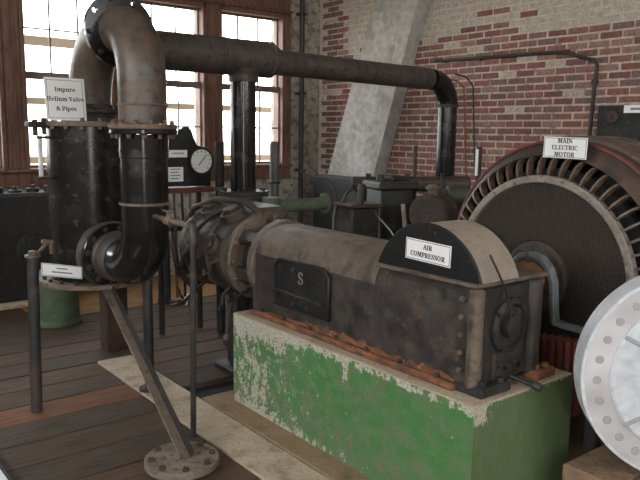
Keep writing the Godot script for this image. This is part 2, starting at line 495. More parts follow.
func window_unit(n: int, x0: float) -> void:
	var o := Node3D.new()
	o.name = "window_%d" % n
	o.set_meta("kind", "structure")
	add_child(o)
	var x1 := x0 + 0.88
	var zg := -7.62
	# fixed outer frame: jambs, head, sill with apron
	for s in [[x0 - 0.045, x0 - 0.0], [x1, x1 + 0.045]]:
		var st := mb()
		bx(st, Vector3(s[0], 1.28, -7.74), Vector3(s[1], 3.2, -7.53), 0.006)
		part(o, "jamb", st, M.trim)
	var hd := mb()
	bx(hd, Vector3(x0 - 0.05, 3.14, -7.74), Vector3(x1 + 0.05, 3.2, -7.53), 0.005)
	bx(hd, Vector3(x0 - 0.13, 3.2, -7.62), Vector3(x1 + 0.13, 3.235, -7.505), 0.008)
	part(o, "head", hd, M.trim)
	var hp := mb()
	bx(hp, Vector3(x0 - 0.13, 3.235, -7.60), Vector3(x1 + 0.13, 3.9, -7.545), 0.004)
	part(o, "head_board", hp, M.trim)
	var sl := mb()
	bx(sl, Vector3(x0 - 0.13, 1.265, -7.8), Vector3(x1 + 0.13, 1.305, -7.47), 0.008)
	part(o, "sill", sl, M.trim)
	var ap := mb()
	bx(ap, Vector3(x0 - 0.13, 1.11, -7.58), Vector3(x1 + 0.13, 1.265, -7.53), 0.005)
	part(o, "apron", ap, M.trim)
	# casing boards half-way to the next window
	for s in [[x0 - 0.13, x0 - 0.05], [x1 + 0.05, x1 + 0.13]]:
		var st := mb()
		bx(st, Vector3(s[0], 1.305, -7.58), Vector3(s[1], 3.2, -7.535), 0.004)
		part(o, "casing", st, M.trim)
		var bd := mb()
		var mid: float = s[0] + 0.012 if s[0] < x0 else s[1] - 0.012
		bx(bd, Vector3(mid - 0.01, 1.305, -7.535), Vector3(mid + 0.01, 3.2, -7.52), 0.004)
		part(o, "casing_bead", bd, M.trim)
	# two sashes
	for s in [[1.305, 2.29, 1.763, 1.335, 2.215], [2.22, 3.14, 2.73, 2.285, 3.115]]:
		var zz: float = zg if s[0] < 2.0 else zg - 0.045
		var fr := mb()
		bx(fr, Vector3(x0, s[0], zz - 0.02), Vector3(x0 + 0.018, s[1], zz + 0.02), 0.003)
		bx(fr, Vector3(x1 - 0.018, s[0], zz - 0.02), Vector3(x1, s[1], zz + 0.02), 0.003)
		bx(fr, Vector3(x0 + 0.018, s[0], zz - 0.02), Vector3(x1 - 0.018, s[3], zz + 0.02), 0.003)
		bx(fr, Vector3(x0 + 0.018, s[4], zz - 0.02), Vector3(x1 - 0.018, s[1], zz + 0.02), 0.003)
		var sash := part(o, "sash", fr, M.sash)
		var xs := [x0 + 0.018, x0 + 0.29, x0 + 0.585, x1 - 0.018]
		for k in [1, 2]:
			var m1 := mb()
			bx(m1, Vector3(xs[k] - 0.008, s[3], zz - 0.012), Vector3(xs[k] + 0.008, s[4], zz + 0.012), 0.003)
			part(sash, "muntin", m1, M.sash)
		var m2 := mb()
		bx(m2, Vector3(xs[0], s[2] - 0.008, zz - 0.011), Vector3(xs[3], s[2] + 0.008, zz + 0.011), 0.003)
		part(sash, "muntin", m2, M.sash)
		for c in 3:
			for r in [[s[3], s[2] - 0.008], [s[2] + 0.008, s[4]]]:
				var pn := mb()
				var g0: float = xs[c] + (0.008 if c > 0 else 0.0)
				var g1: float = xs[c + 1] - (0.008 if c < 2 else 0.0)
				bx(pn, Vector3(g0, r[0], zz - 0.0015), Vector3(g1, r[1], zz + 0.0015))
				part(sash, "pane", pn, M.glass)

func room() -> void:
	# window wall, built round the openings
	var xs := []
	for k in 5: xs.append(2.12 - 1.14 * 3 + 1.14 * (k + 1))
	# xs = 0.0?, runs ..., 2.12, 3.26, 4.40 in view and two more beyond the left edge of the picture
	var st := mb()
	var a: float = LX - 0.3
	for x0 in xs:
		bx(st, Vector3(a, 1.2, WZ - 0.3), Vector3(x0 - 0.045, 3.2, WZ))
		a = x0 + 0.925
	bx(st, Vector3(a, 1.2, WZ - 0.3), Vector3(WX + 0.3, 3.2, WZ))
	bx(st, Vector3(LX - 0.3, 0, WZ - 0.3), Vector3(WX + 0.3, 1.2, WZ))
	bx(st, Vector3(LX - 0.3, 3.2, WZ - 0.3), Vector3(WX + 0.3, CH, WZ))
	struct("wall_far", st, M.plaster)
	var n := 1
	for x0 in xs:
		window_unit(n, x0)
		n += 1
	# left wall with high openings, back wall with one tall and two high openings, ceiling
	st = mb()
	var za: float = WZ - 0.3
	for z0 in [-5.2, -3.0, -0.8, 1.4]:
		bx(st, Vector3(LX - 0.3, 2.7, za), Vector3(LX, 4.5, z0))
		za = z0 + 1.8
	bx(st, Vector3(LX - 0.3, 2.7, za), Vector3(LX, 4.5, BZ + 0.3))
	bx(st, Vector3(LX - 0.3, 0, WZ - 0.3), Vector3(LX, 2.7, BZ + 0.3))
	bx(st, Vector3(LX - 0.3, 4.5, WZ - 0.3), Vector3(LX, CH, BZ + 0.3))
	struct("wall_left", st, M.plain_wall)
	st = mb()
	var xa := LX
	for q in [[-2.9, -1.6, 0.9], [0.6, 2.2, 2.7], [3.2, 4.8, 2.7]]:
		bx(st, Vector3(xa, 0, BZ), Vector3(q[0], 4.4, BZ + 0.3))
		bx(st, Vector3(q[0], 0, BZ), Vector3(q[1], q[2], BZ + 0.3))
		xa = q[1]
	bx(st, Vector3(xa, 0, BZ), Vector3(WX + 0.3, 4.4, BZ + 0.3))
	bx(st, Vector3(LX, 4.4, BZ), Vector3(WX + 0.3, CH, BZ + 0.3))
	struct("wall_back", st, M.plain_wall)
	st = mb()
	bx(st, Vector3(LX - 0.3, CH, WZ - 0.3), Vector3(WX + 0.3, CH + 0.2, BZ + 0.3))
	struct("ceiling", st, M.ceiling)
	# wooden rails of the walkway outside the windows
	var gi := 0
	for r in [[42.0, 9.5], [101.5, 7.0], [160.0, 7.0]]:
		var c := P(51, r[0], 2, -8.3)
		var rl := mb()
		var hh: float = r[1] * 0.0055
		bx(rl, Vector3(-1.5, c.y - hh, -8.33), Vector3(6.2, c.y + hh, -8.28), 0.005)
		var nm: String = ["upper", "middle", "lower"][gi]
		var oo := part(self, "outdoor_rail", rl, M.rail_wood)
		tag(oo, "%s tan wooden rail running outside behind the window glass" % nm, "rail", "rails outside the windows")
		gi += 1
	var op := thing("outdoor_post", "tan wooden post outside carrying the window rails", "post", Vector3(-1.4, 0, -8.37))
	var ps := mb()
	bx(ps, Vector3(-1.46, 0, -8.42), Vector3(-1.34, 3.0, -8.331), 0.005)
	part(op, "post_shaft", ps, M.rail_wood)

func brick_wall() -> void:
	var st := mb()
	bx(st, Vector3(WX, 0, WZ - 0.3), Vector3(WX + 0.3, CH, BZ + 0.3))
	var wall := struct("wall_right", st, M.mortar)
	# ragged coat of old whitewash over the upper wall
	var nn := FastNoiseLite.new()
	nn.seed = 5
	nn.frequency = 0.9
	nn.fractal_octaves = 4
	var edge := func(z: float) -> float:
		var y := 2.66
		if z < -3.6: y = lerpf(2.66, 2.8, clampf((-3.6 - z) / 1.4, 0, 1))
		if z < -5.3: y = lerpf(2.8, 2.5, clampf((-5.3 - z) / 1.2, 0, 1))
		if z < -6.9: y = lerpf(2.5, 3.6, clampf((-6.9 - z) / 0.3, 0, 1))
		return y
	var poly := []
	var z := WZ + 0.01
	while z < BZ:
		poly.append(Vector2(z, edge.call(z) + nn.get_noise_1d(z * 6.0) * 0.09))
		z += 0.06
	poly.append(Vector2(BZ, CH))
	poly.append(Vector2(WZ + 0.01, CH))
	var sw := mb()
	# local X -> world z, local Y -> world y, local Z -> world -x
	prism(sw, Transform3D(Basis(Vector3(0, 0, 1), Vector3(0, 1, 0), Vector3(-1, 0, 0)), Vector3(WX - 0.003, 0, 0)), poly, 0.006)
	part(wall, "whitewash_coat", sw, M.whitewash)
	# bricks
	var shared := []
	for k in 3:
		var bs := mb()
		box(bs, Transform3D.IDENTITY, Vector3(0.034, 0.0515 + 0.0015 * k, 0.193 + 0.003 * k), 0.004)
		shared.append(bs.commit())
	var singles := []
	var rest := []
	var row := 0
	var y := 0.35
	var off := [0.0, 0.1075]
	while y < 3.62:
		var zz: float = WZ + 0.06 + off[row % 2] - 0.1
		while zz < -2.2:
			var zc := zz + 0.1
			var jitter := rng.randf_range(-0.004, 0.004)
			var pos := Vector3(WX - 0.0, y, zc + jitter)
			var wn := nn.get_noise_2d(zc * 3.0, y * 5.0)
			var white: bool = y > edge.call(zc) + 0.03 + wn * 0.14
			if not white and rng.randf() < 0.04 and y > 1.9: white = true
			if white and rng.randf() < 0.03 and y < edge.call(zc) + 0.25: white = false
			var proud := rng.randf_range(0.0, 0.006)
			pos.x = WX + 0.011 - proud
			if white: pos.x = WX + 0.0098
			if zc - 0.1 > WZ:
				var q: Vector3 = cam.basis.inverse() * (pos - EYE)
				var px := 320.0 + F * q.x / -q.z
				var py := 240.0 - F * q.y / -q.z
				var e := {p = pos, w = white, d = -q.z, k = rng.randi() % 8, v = rng.randi() % 3}
				if zc < -7.15: e.k = [5, 7, 7][rng.randi() % 3]  # bricks by the far corner take darker tints: shade put into colour
				if not white and px > 385 and px < 640 and py > 18 and py < 182: singles.append(e)
				else: rest.append(e)
			zz += 0.215
		y += 0.07
		row += 1
	singles.sort_custom(func(p, q): return p.d < q.d)
	while singles.size() > 300: rest.append(singles.pop_back())
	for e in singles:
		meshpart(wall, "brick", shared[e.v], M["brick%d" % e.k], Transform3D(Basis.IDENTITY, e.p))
	var cols := BT
	var rs := mb()
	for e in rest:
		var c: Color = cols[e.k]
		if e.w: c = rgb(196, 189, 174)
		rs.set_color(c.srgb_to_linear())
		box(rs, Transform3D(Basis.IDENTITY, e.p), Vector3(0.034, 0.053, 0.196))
	var r := part(wall, "bricks", rs, M.brick_any)
	r.set_meta("kind", "stuff")

func floor_boards() -> void:
	var st := mb()
	bx(st, Vector3(LX - 0.3, -0.25, WZ - 0.3), Vector3(WX + 0.3, -0.045, BZ + 0.3))
	var fl := struct("floor", st, M.recess_dark)
	var row := 0
	var z := -4.39 - 0.28 * 12
	while z < BZ:
		var z0: float = maxf(z, WZ) + 0.006
		var z1: float = minf(z + 0.28, BZ) - 0.006
		if z1 - z0 > 0.03:
			var cuts := [LX, rng.randf_range(-2.5, 0.2), 1.797]
			if z1 < -4.95: cuts = [LX, rng.randf_range(-2.5, 0.2), 3.6, WX]
			if z1 < -6.4: cuts = [LX, rng.randf_range(-2.5, 0.2), 1.797]
			var segs := []
			for i in cuts.size() - 1: segs.append([cuts[i], cuts[i + 1]])
			if z1 < -3.85 and z1 >= -4.95: segs.append([2.074, WX])
			for s in segs:
				var h := rng.randf_range(-0.003, 0.0)
				var p := mb()
				bx(p, Vector3(s[0] + 0.002, -0.045, z0), Vector3(s[1] - 0.002, h, z1), 0.004)
				var m: Material = M["board%d" % (rng.randi() % 6)]
				if absf(z + 4.39) < 0.01 and s[1] > 1.5 and s[0] < 1.7: m = M.board_orange
				part(fl, "plank", p, m)
		z += 0.28
		row += 1
	# concrete strip, plinth round the block, tan floor under the windows: slabs of the floor
	var cs := mb()
	bx(cs, Vector3(1.80, -0.045, -4.95), Vector3(2.066, 0.004, BZ), 0.006)
	part(fl, "concrete_strip", cs, M.concrete)
	var pl := mb()
	bx(pl, Vector3(2.076, -0.045, -3.86), Vector3(WX, 0.003, BZ), 0.008)
	part(fl, "concrete_slab", pl, M.plinth)
	var tf := mb()
	bx(tf, Vector3(1.80, -0.045, WZ), Vector3(WX, 0.002, -6.36), 0.006)
	part(fl, "tan_slab", tf, M.tan_floor)

# ---------------------------------------------------------------- green block
func painted(w: int, h: int, sd: int, front: bool) -> ImageTexture:
	var n := FastNoiseLite.new()
	n.seed = sd; n.frequency = 1.0; n.fractal_octaves = 5; n.fractal_gain = 0.6
	var im := Image.create(w, h, false, Image.FORMAT_RGB8)
	var bare := rgb(186, 182, 164)
	var g1 := rgb(70, 126, 66)
	var g2 := rgb(102, 124, 88)
	var g3 := rgb(118, 116, 86)
	if not front:
		g1 = rgb(86, 112, 68); g2 = rgb(98, 116, 80); g3 = rgb(98, 104, 72)
	for y in h:
		for x in w:
			var u := float(x) / w
			var v := float(y) / h     # 0 at the top
			var a := n.get_noise_2d(u * 26.0, v * 4.0) * 0.55 + n.get_noise_2d(u * 60.0 + 9.0, v * 18.0) * 0.45
			var stain := n.get_noise_2d(u * 9.0 + 40.0, v * 3.0)
			var th := 0.0
			if front:
				th = lerpf(0.03, 0.40, smoothstep(0.0, 0.55, u + 0.15 * n.get_noise_2d(u * 5.0, v * 2.0 + 7.0)))
				th -= (1.0 - smoothstep(0.08, 0.26, v)) * 0.5 * (1.0 - smoothstep(0.12, 0.5, u))
				th -= (1.0 - smoothstep(0.03, 0.10, v)) * 0.5
				th -= smoothstep(0.84, 1.0, v) * 0.34 * (1.0 - smoothstep(0.45, 0.8, u))
				th -= exp(-pow((u - 0.565) / 0.014, 2.0)) * (1.0 - smoothstep(0.12, 0.32, v)) * 0.5
				th -= exp(-pow((u - 0.15) / 0.05, 2.0)) * smoothstep(0.3, 0.5, v) * 0.2
			else:
				th = 0.5 - (1.0 - smoothstep(0.0, 0.05, v)) * 0.4
				th -= (1.0 - smoothstep(0.06, 0.2, u)) * (1.0 - smoothstep(0.1, 0.2, v)) * 0.85
			var t := smoothstep(-0.35, 0.4, stain)
			if front: t = clampf(t * 0.6 + smoothstep(0.25, 0.8, v + 0.25 * stain) * 0.4, 0, 1)
			var c := g1.lerp(g2, t)
			c = c.lerp(g3, smoothstep(0.1, 0.5, n.get_noise_2d(u * 24.0 + 77.0, v * 2.0)) * 0.75)
			var scuff := smoothstep(-0.05, 0.45, n.get_noise_2d(u * 14.0 + 31.0, v * 6.0 + 3.0) * 0.7 + n.get_noise_2d(u * 70.0, v * 26.0 + 9.0) * 0.5)
			if front: c = c.lerp(rgb(150, 154, 132), scuff * (0.75 - 0.6 * smoothstep(0.15, 0.7, u)))
			else: c = c.lerp(rgb(112, 112, 84), scuff * 0.45)
			var w2 := smoothstep(th, th + 0.07, a)
			var b := bare * (0.86 + 0.3 * (n.get_noise_2d(u * 90.0, v * 30.0) + 0.4))
			c = c.lerp(b, w2)
			im.set_pixel(x, y, Color(c.r, c.g, c.b))
	return ImageTexture.create_from_image(im)

func uvface(st: SurfaceTool, q: Array, n: Vector3) -> void:
	var uv := [Vector2(0, 0), Vector2(1, 0), Vector2(1, 1), Vector2(0, 1)]
	var order := [0, 1, 2, 0, 2, 3]
	if (q[1] - q[0]).cross(q[2] - q[0]).dot(n) > 0.0: order = [0, 2, 1, 0, 3, 2]
	for i in order:
		st.set_uv(uv[i]); st.set_normal(n); st.add_vertex(q[i])

func concrete_base() -> void:
	var o := thing("concrete_base", "long concrete machine block in flaking green paint under the compressor", "machine base", Vector3(2.59, 0, -2.74))
	var x0 := 2.225
	var x1 := 2.955
	var z0 := -3.70
	var z1 := -1.775
	var h := 0.58
	var c := 0.005
	var fm := StandardMaterial3D.new()
	fm.albedo_texture = painted(900, 280, 12, true)
	fm.roughness = 0.7
	fm.normal_enabled = true
	fm.normal_texture = M.bump
	fm.normal_scale = 0.2
	var em := StandardMaterial3D.new()
	em.albedo_texture = painted(400, 300, 31, false)
	em.roughness = 0.7
	var a := mb()
	bx(a, Vector3(x0 + 0.002, 0.004, z0 + 0.002), Vector3(x1 - 0.002, h, z1 - 0.002), 0.004)
	part(o, "block", a, M.concrete)
	var f := mb()
	uvface(f, [Vector3(x0, h - c, z0), Vector3(x0, h - c, z1), Vector3(x0, 0.005, z1), Vector3(x0, 0.005, z0)], Vector3(-1, 0, 0))
	var e := mb()
	uvface(e, [Vector3(x0, h - c, z1), Vector3(x1, h - c, z1), Vector3(x1, 0.005, z1), Vector3(x0, 0.005, z1)], Vector3(0, 0, 1))
	var b := mb()
	uvface(b, [Vector3(x1 - c, h - c, z0), Vector3(x0 + c, h - c, z0), Vector3(x0 + c, 0.005, z0), Vector3(x1 - c, 0.005, z0)], Vector3(0, 0, -1))
	uvface(b, [Vector3(x1, h - c, z1 - c), Vector3(x1, h - c, z0 + c), Vector3(x1, 0.005, z0 + c), Vector3(x1, 0.005, z1 - c)], Vector3(1, 0, 0))
	for d in [[f, fm], [e, em], [b, em]]:
		var p := part(o, "paint_coat", d[0], d[1])
		p.set_meta("label", "flaking green paint")

# ---------------------------------------------------------------- compressor
func lz(st: SurfaceTool, z: float, prof: Array, seg := 36, sm := false, c := Vector2(2.57, 0.88)) -> void:
	# profile (radius, distance towards -z from z)
	lathe(st, Transform3D(Basis(Vector3(1, 0, 0), Vector3(0, 0, -1), Vector3(0, 1, 0)), Vector3(c.x, c.y, z)), prof, seg, sm)

func compressor() -> void:
	var o := thing("air_compressor", "long rust streaked iron air compressor lying on the green block", "compressor", Vector3(2.57, 0.58, -2.75))
	# base flange
	var st := mb()
	bx(st, Vector3(2.285, 0.581, -3.60), Vector3(2.86, 0.615, -1.95), 0.01)
	part(o, "base_flange", st, M.rust)
	var bz := -3.5
	while bz < -2.0:
		st = mb()
		hexbolt(st, Vector3(2.305, 0.615, bz), Vector3.UP, 0.012, 0.02)
		part(o, "bolt", st, M.rust_dark)
		bz += 0.24
	# scale of rust creeping up the foot of the side
	var rs := []
	var rn := FastNoiseLite.new()
	rn.seed = 3
	rn.frequency = 1.0
	rn.fractal_octaves = 3
	var rz := -3.45
	rs.append(Vector2(rz, 0.612))
	while rz < -1.95:
		var hgt := 0.008 + 0.030 * exp(-pow((rz + 2.75) / 0.35, 2.0)) + 0.018 * exp(-pow((rz + 2.15) / 0.2, 2.0))
		rs.append(Vector2(rz, 0.614 + hgt * clampf(1.0 + rn.get_noise_1d(rz * 14.0) * 0.8, 0.35, 1.8)))
		rz += 0.014
	rs.append(Vector2(rz, 0.612))
	st = mb()
	prism(st, Transform3D(Basis(Vector3(0, 0, 1), Vector3(0, 1, 0), Vector3(-1, 0, 0)), Vector3(2.3235, 0, 0)), rs, 0.0045)
	part(o, "rust_scale", st, M.rust)
	# barrel: straight sides and a rounded top
	var pf := [Vector2(-0.245, 0.612), Vector2(-0.245, 0.90)]
	for i in range(1, 16):
		var a := PI - PI * i / 16.0
		pf.append(Vector2(signf(cos(a)) * pow(absf(cos(a)), 0.8) * 0.24, 0.90 + 0.225 * pow(sin(a), 0.8)))
	pf.append(Vector2(0.245, 0.90))
	pf.append(Vector2(0.245, 0.612))
	st = mb()
	prism(st, Transform3D(Basis.IDENTITY, Vector3(2.57, 0, -3.02)), pf, 1.22, true)
	part(o, "barrel", st, M.iron)
	var cv := []
	var ci := []
	for i in range(1, 16):
		var a := PI - PI * i / 16.0
		cv.append(Vector2(signf(cos(a)) * pow(absf(cos(a)), 0.8) * 0.248, 0.90 + 0.232 * pow(sin(a), 0.8)))
		ci.push_front(Vector2(signf(cos(a)) * pow(absf(cos(a)), 0.8) * 0.236, 0.90 + 0.22 * pow(sin(a), 0.8)))
	st = mb()
	prism(st, Transform3D(Basis.IDENTITY, Vector3(2.57, 0, -3.075)), cv + ci, 1.13, true)
	part(o, "barrel_cover", st, M.brown_iron)
	# crankcase box
	st = mb()
	bx(st, Vector3(2.325, 0.59, -2.46), Vector3(2.815, 1.055, -1.875), 0.03)
	part(o, "crankcase", st, M.iron)
	st = mb()
	bx(st, Vector3(2.31, 1.055, -2.50), Vector3(2.83, 1.075, -1.86), 0.006)
	part(o, "crankcase_lid", st, M.brown_iron)
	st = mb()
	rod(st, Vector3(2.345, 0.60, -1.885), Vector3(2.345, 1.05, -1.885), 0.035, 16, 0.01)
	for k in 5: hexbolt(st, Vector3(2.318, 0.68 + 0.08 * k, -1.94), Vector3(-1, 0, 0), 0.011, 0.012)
	part(o, "corner_post", st, M.brown_iron)  # lighter iron than the crankcase: edge highlight put into the colour
	# hood: segment of a drum, black side, dusty rim
	var hc := Vector2(-2.18, 0.0)
	var R := 0.335
	var cy := 0.965
	var a0 := asin((1.075 - cy) / R)
	var hp := []
	for i in 25:
		var a := PI - a0 - (PI - 2 * a0) * i / 24.0
		hp.append(Vector2(hc.x + cos(a) * R, cy + sin(a) * R))
	var hb := Basis(Vector3(0, 0, 1), Vector3(0, 1, 0), Vector3(-1, 0, 0))
	st = mb()
	prism(st, Transform3D(hb, Vector3(2.475, 0, 0)), hp, 0.26, true)
	part(o, "hood", st, M.hood_top)
	var hs := []
	for p in hp: hs.append(Vector2(hc.x + (p.x - hc.x) * 1.0, 1.075 + (p.y - 1.075) * 1.0))
	st = mb()
	prism(st, Transform3D(hb, Vector3(2.339, 0, 0)), hs, 0.012)
	part(o, "hood_side", st, M.hood_black)
	st = mb()
	tube(st, arcpts(hp, 2.345), 0.006, 6)
	part(o, "hood_seam", st, M.hood_black)
	st = mb()
	tube(st, [P(490, 255, 2, -1.872), P(498, 272, 2, -1.85), P(506, 290, 2, -1.84), P(511, 312, 2, -1.835), P(509, 330, 2, -1.84)], 0.005, 6)
	part(o, "oil_line", st, M.iron_dark)
	# end face: bearing cap, studs, feet
	var ec := P(509, 325, 2, -1.86)
	st = mb()
	lathe(st, frame(Vector3(ec.x, ec.y, -1.88), Vector3(0, 0, 1)), [Vector2(0.125, 0), Vector2(0.125, 0.03), Vector2(0.10, 0.04), Vector2(0.095, 0.02), Vector2(0.05, 0.015), Vector2(0.05, 0.05), Vector2(0, 0.055)], 26)
	for k in 8:
		var a := TAU * k / 8.0 + 0.2
		hexbolt(st, Vector3(ec.x + cos(a) * 0.112, ec.y + sin(a) * 0.112, -1.85), Vector3(0, 0, 1), 0.01, 0.014)
	part(o, "bearing_cap", st, M.iron_dark)
	st = mb()
	bx(st, Vector3(2.44, 0.62, -1.885), Vector3(2.66, 0.76, -1.85), 0.012)
	for k in 4: hexbolt(st, Vector3(2.47 + 0.05 * k, 0.70 - 0.02 * (k % 2), -1.85), Vector3(0, 0, 1), 0.014, 0.02)
	rod(st, Vector3(2.62, 0.62, -1.87), Vector3(2.62, 0.98, -1.87), 0.02, 10, 0.004)
	part(o, "end_bracket", st, M.iron_dark)
	st = mb()
	bx(st, Vector3(2.385, 0.615, -1.885), Vector3(2.80, 1.045, -1.868), 0.006)
	part(o, "end_plate", st, M.iron_dark)
	st = mb()
	rod(st, Vector3(2.74, 0.60, -1.885), Vector3(2.74, 1.05, -1.885), 0.05, 16, 0.01)
	part(o, "end_column", st, M.iron)
	for s in [[2.31, 2.52], [2.70, 2.86]]:
		st = mb()
		bx(st, Vector3(s[0], 0.581, -1.98), Vector3(s[1], 0.625, -1.805), 0.012)
		rod(st, Vector3(s[0] + 0.05, 0.62, -1.85), Vector3(s[0] + 0.05, 0.65, -1.85), 0.022, 10, 0.003)
		hexbolt(st, Vector3(s[1] - 0.045, 0.625, -1.84), Vector3.UP, 0.018, 0.02)
		part(o, "foot", st, M.iron_dark if s[0] < 2.5 else M.rust)
	st = mb()
	var h0 := P(507, 375, 1, 0.625)
	var h1 := P(531, 384, 1, 0.605)
	tube(st, [h0, h0.lerp(h1, 0.5), h1], 0.012, 8)
	rod(st, h1, h1 + (h1 - h0).normalized() * 0.05, 0.019, 12, 0.005)
	part(o, "crank_handle", st, M.iron_dark)
	# inspection door in the side
	var d0 := P(277, 300, 0, 2.325)
	var d1 := P(331, 270, 0, 2.325)
	st = mb()
	var dp := [Vector2(d0.z, 0.70), Vector2(d0.z, 0.93), Vector2(d0.z + 0.05, 0.975), Vector2(d1.z - 0.05, 0.975), Vector2(d1.z, 0.93), Vector2(d1.z, 0.70)]
	prism(st, Transform3D(hb, Vector3(2.318, 0, 0)), dp, 0.014)
	var door := part(o, "inspection_door", st, M.soot_iron)
	st = mb()
	var rim := []
	for p in dp: rim.append(Vector3(2.312, p.y, p.x))
	rim.append(rim[0])
	tube(st, rim, 0.011, 8)
	part(door, "door_rim", st, M.soot_iron)
	st = mb()
	bar(st, Vector3(2.303, 0.79, d0.z + 0.03), Vector3(2.303, 0.78, d1.z - 0.04), 0.02, 0.012)
	for k in 5: hexbolt(st, Vector3(2.31, 0.725 if k < 3 else 0.93, d0.z + 0.06 + 0.13 * (k % 3)), Vector3(-1, 0, 0), 0.012, 0.014)
	part(door, "door_bar", st, M.iron)
	lines(door, "cast_letter", ["S"], 0.095, Transform3D(Basis(Vector3(0, 0, 1), Vector3(0, 1, 0), Vector3(-1, 0, 0)), Vector3(2.310, 0.885, lerpf(d0.z, d1.z, 0.5)) - o.position - door.position), M.ink_pale)
	# distance piece with openings, then the cylinder
	st = mb()
	lz(st, -3.60, [Vector2(0, 0), Vector2(0.262, 0), Vector2(0.272, 0.01), Vector2(0.272, 0.06), Vector2(0.255, 0.075), Vector2(0.19, 0.075), Vector2(0.19, 0.075)], 40)
	part(o, "front_ring", st, M.brown_iron)
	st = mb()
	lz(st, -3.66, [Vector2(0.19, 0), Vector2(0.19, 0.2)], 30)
	part(o, "dark_core", st, M.recess_dark)  # dark core: the shade inside the openings is put into its colour
	for k in 6:
		st = mb()
		var a := TAU * k / 6.0 + 0.35
		var c0 := Vector3(2.57 + cos(a) * 0.235, 0.88 + sin(a) * 0.235, -3.66)
		box(st, Transform3D(Basis(Vector3(cos(a), sin(a), 0), Vector3(-sin(a), cos(a), 0), Vector3(0, 0, 1)), c0 + Vector3(0, 0, -0.09)), Vector3(0.05, 0.09, 0.2), 0.012)
		part(o, "guide_rib", st, M.iron)
	st = mb()
	lz(st, -3.84, [Vector2(0.19, 0), Vector2(0.285, 0), Vector2(0.295, 0.01), Vector2(0.295, 0.05), Vector2(0.28, 0.06), Vector2(0.26, 0.062), Vector2(0.255, 0.10), Vector2(0.255, 0.10)], 40)
	part(o, "cylinder_flange", st, M.brown_iron)
	st = mb()
	lz(st, -3.94, [Vector2(0.25, 0), Vector2(0.278, 0.04), Vector2(0.278, 0.20), Vector2(0.295, 0.21), Vector2(0.295, 0.25), Vector2(0.278, 0.26), Vector2(0.278, 0.52), Vector2(0.30, 0.53), Vector2(0.30, 0.58), Vector2(0.27, 0.59), Vector2(0.20, 0.62), Vector2(0.18, 0.70), Vector2(0.09, 0.73), Vector2(0.0, 0.73)], 40)
	part(o, "cylinder", st, M.cyl_brown)
	st = mb()
	for k in 14:
		var a := TAU * k / 14.0
		hexbolt(st, Vector3(2.57 + cos(a) * 0.272, 0.88 + sin(a) * 0.272, -3.84), Vector3(0, 0, 1), 0.013, 0.03)
		hexbolt(st, Vector3(2.57 + cos(a) * 0.272, 0.88 + sin(a) * 0.272, -4.47), Vector3(0, 0, 1), 0.012, 0.03)
	part(o, "cylinder_bolts", st, M.flange_rust)
	# valve chests on the cylinder with caps and nuts
	for cz in [-4.06, -4.34]:
		st = mb()
		rod(st, Vector3(2.50, 1.05, cz), Vector3(2.43, 1.185, cz), 0.085, 20, 0.012)
		rod(st, Vector3(2.43, 1.185, cz), Vector3(2.421, 1.205, cz), 0.06, 6, 0.004)
		for k in 6:
			var a := TAU * k / 6.0
			var ax := frame(Vector3(2.43, 1.185, cz), Vector3(-0.07, 0.135, 0))
			hexbolt(st, ax * Vector3(cos(a) * 0.07, 0, sin(a) * 0.07), ax.basis.y, 0.009, 0.012)
		part(o, "valve_chest", st, M.cyl_brown)
	for cz in [-4.08, -4.36]:
		st = mb()
		rod(st, Vector3(2.36, 0.93, cz), Vector3(2.27, 0.96, cz), 0.075, 20, 0.012)
		rod(st, Vector3(2.27, 0.96, cz), Vector3(2.245, 0.968, cz), 0.045, 6, 0.004)
		part(o, "valve_cap", st, M.cyl_brown)
	st = mb()
	bx(st, Vector3(2.52, 1.10, -4.52), Vector3(2.82, 1.20, -3.92), 0.03)
	part(o, "valve_box", st, M.cyl_brown)
	# drain pipes and cocks under the cylinder
	for q in [[[Vector3(2.40, 0.70, -3.78), Vector3(2.30, 0.66, -3.76), Vector3(2.235, 0.645, -3.74), Vector3(2.215, 0.60, -3.735), Vector3(2.21, 0.48, -3.73)], 0.011], [[Vector3(2.42, 0.66, -4.05), Vector3(2.36, 0.60, -4.06), Vector3(2.35, 0.50, -4.06)], 0.014], [[Vector3(2.42, 0.66, -4.35), Vector3(2.33, 0.58, -4.40), Vector3(2.30, 0.45, -4.55), Vector3(2.31, 0.40, -4.75)], 0.012]]:
		st = mb()
		tube(st, q[0], q[1], 8)
		var e: Vector3 = q[0][2]
		rod(st, e + Vector3(0.02, 0.01, 0), e + Vector3(-0.035, 0.02, 0.01), 0.02, 8, 0.003)
		part(o, "drain_pipe", st, M.iron_dark)
	for k in 3:
		st = mb()
		var cz := -4.0 - 0.2 * k
		tube(st, [Vector3(2.30, 0.86 + 0.02 * k, cz), Vector3(2.25, 0.84, cz - 0.03), Vector3(2.245, 0.74, cz - 0.04), Vector3(2.30, 0.70, cz - 0.05)], 0.014, 8)
		rod(st, Vector3(2.245, 0.77, cz - 0.04), Vector3(2.20, 0.78, cz - 0.04), 0.012, 8, 0.002)
		rod(st, Vector3(2.20, 0.755, cz - 0.04), Vector3(2.20, 0.805, cz - 0.04), 0.009, 8, 0.002)
		part(o, "side_cock", st, M.rust_dark)
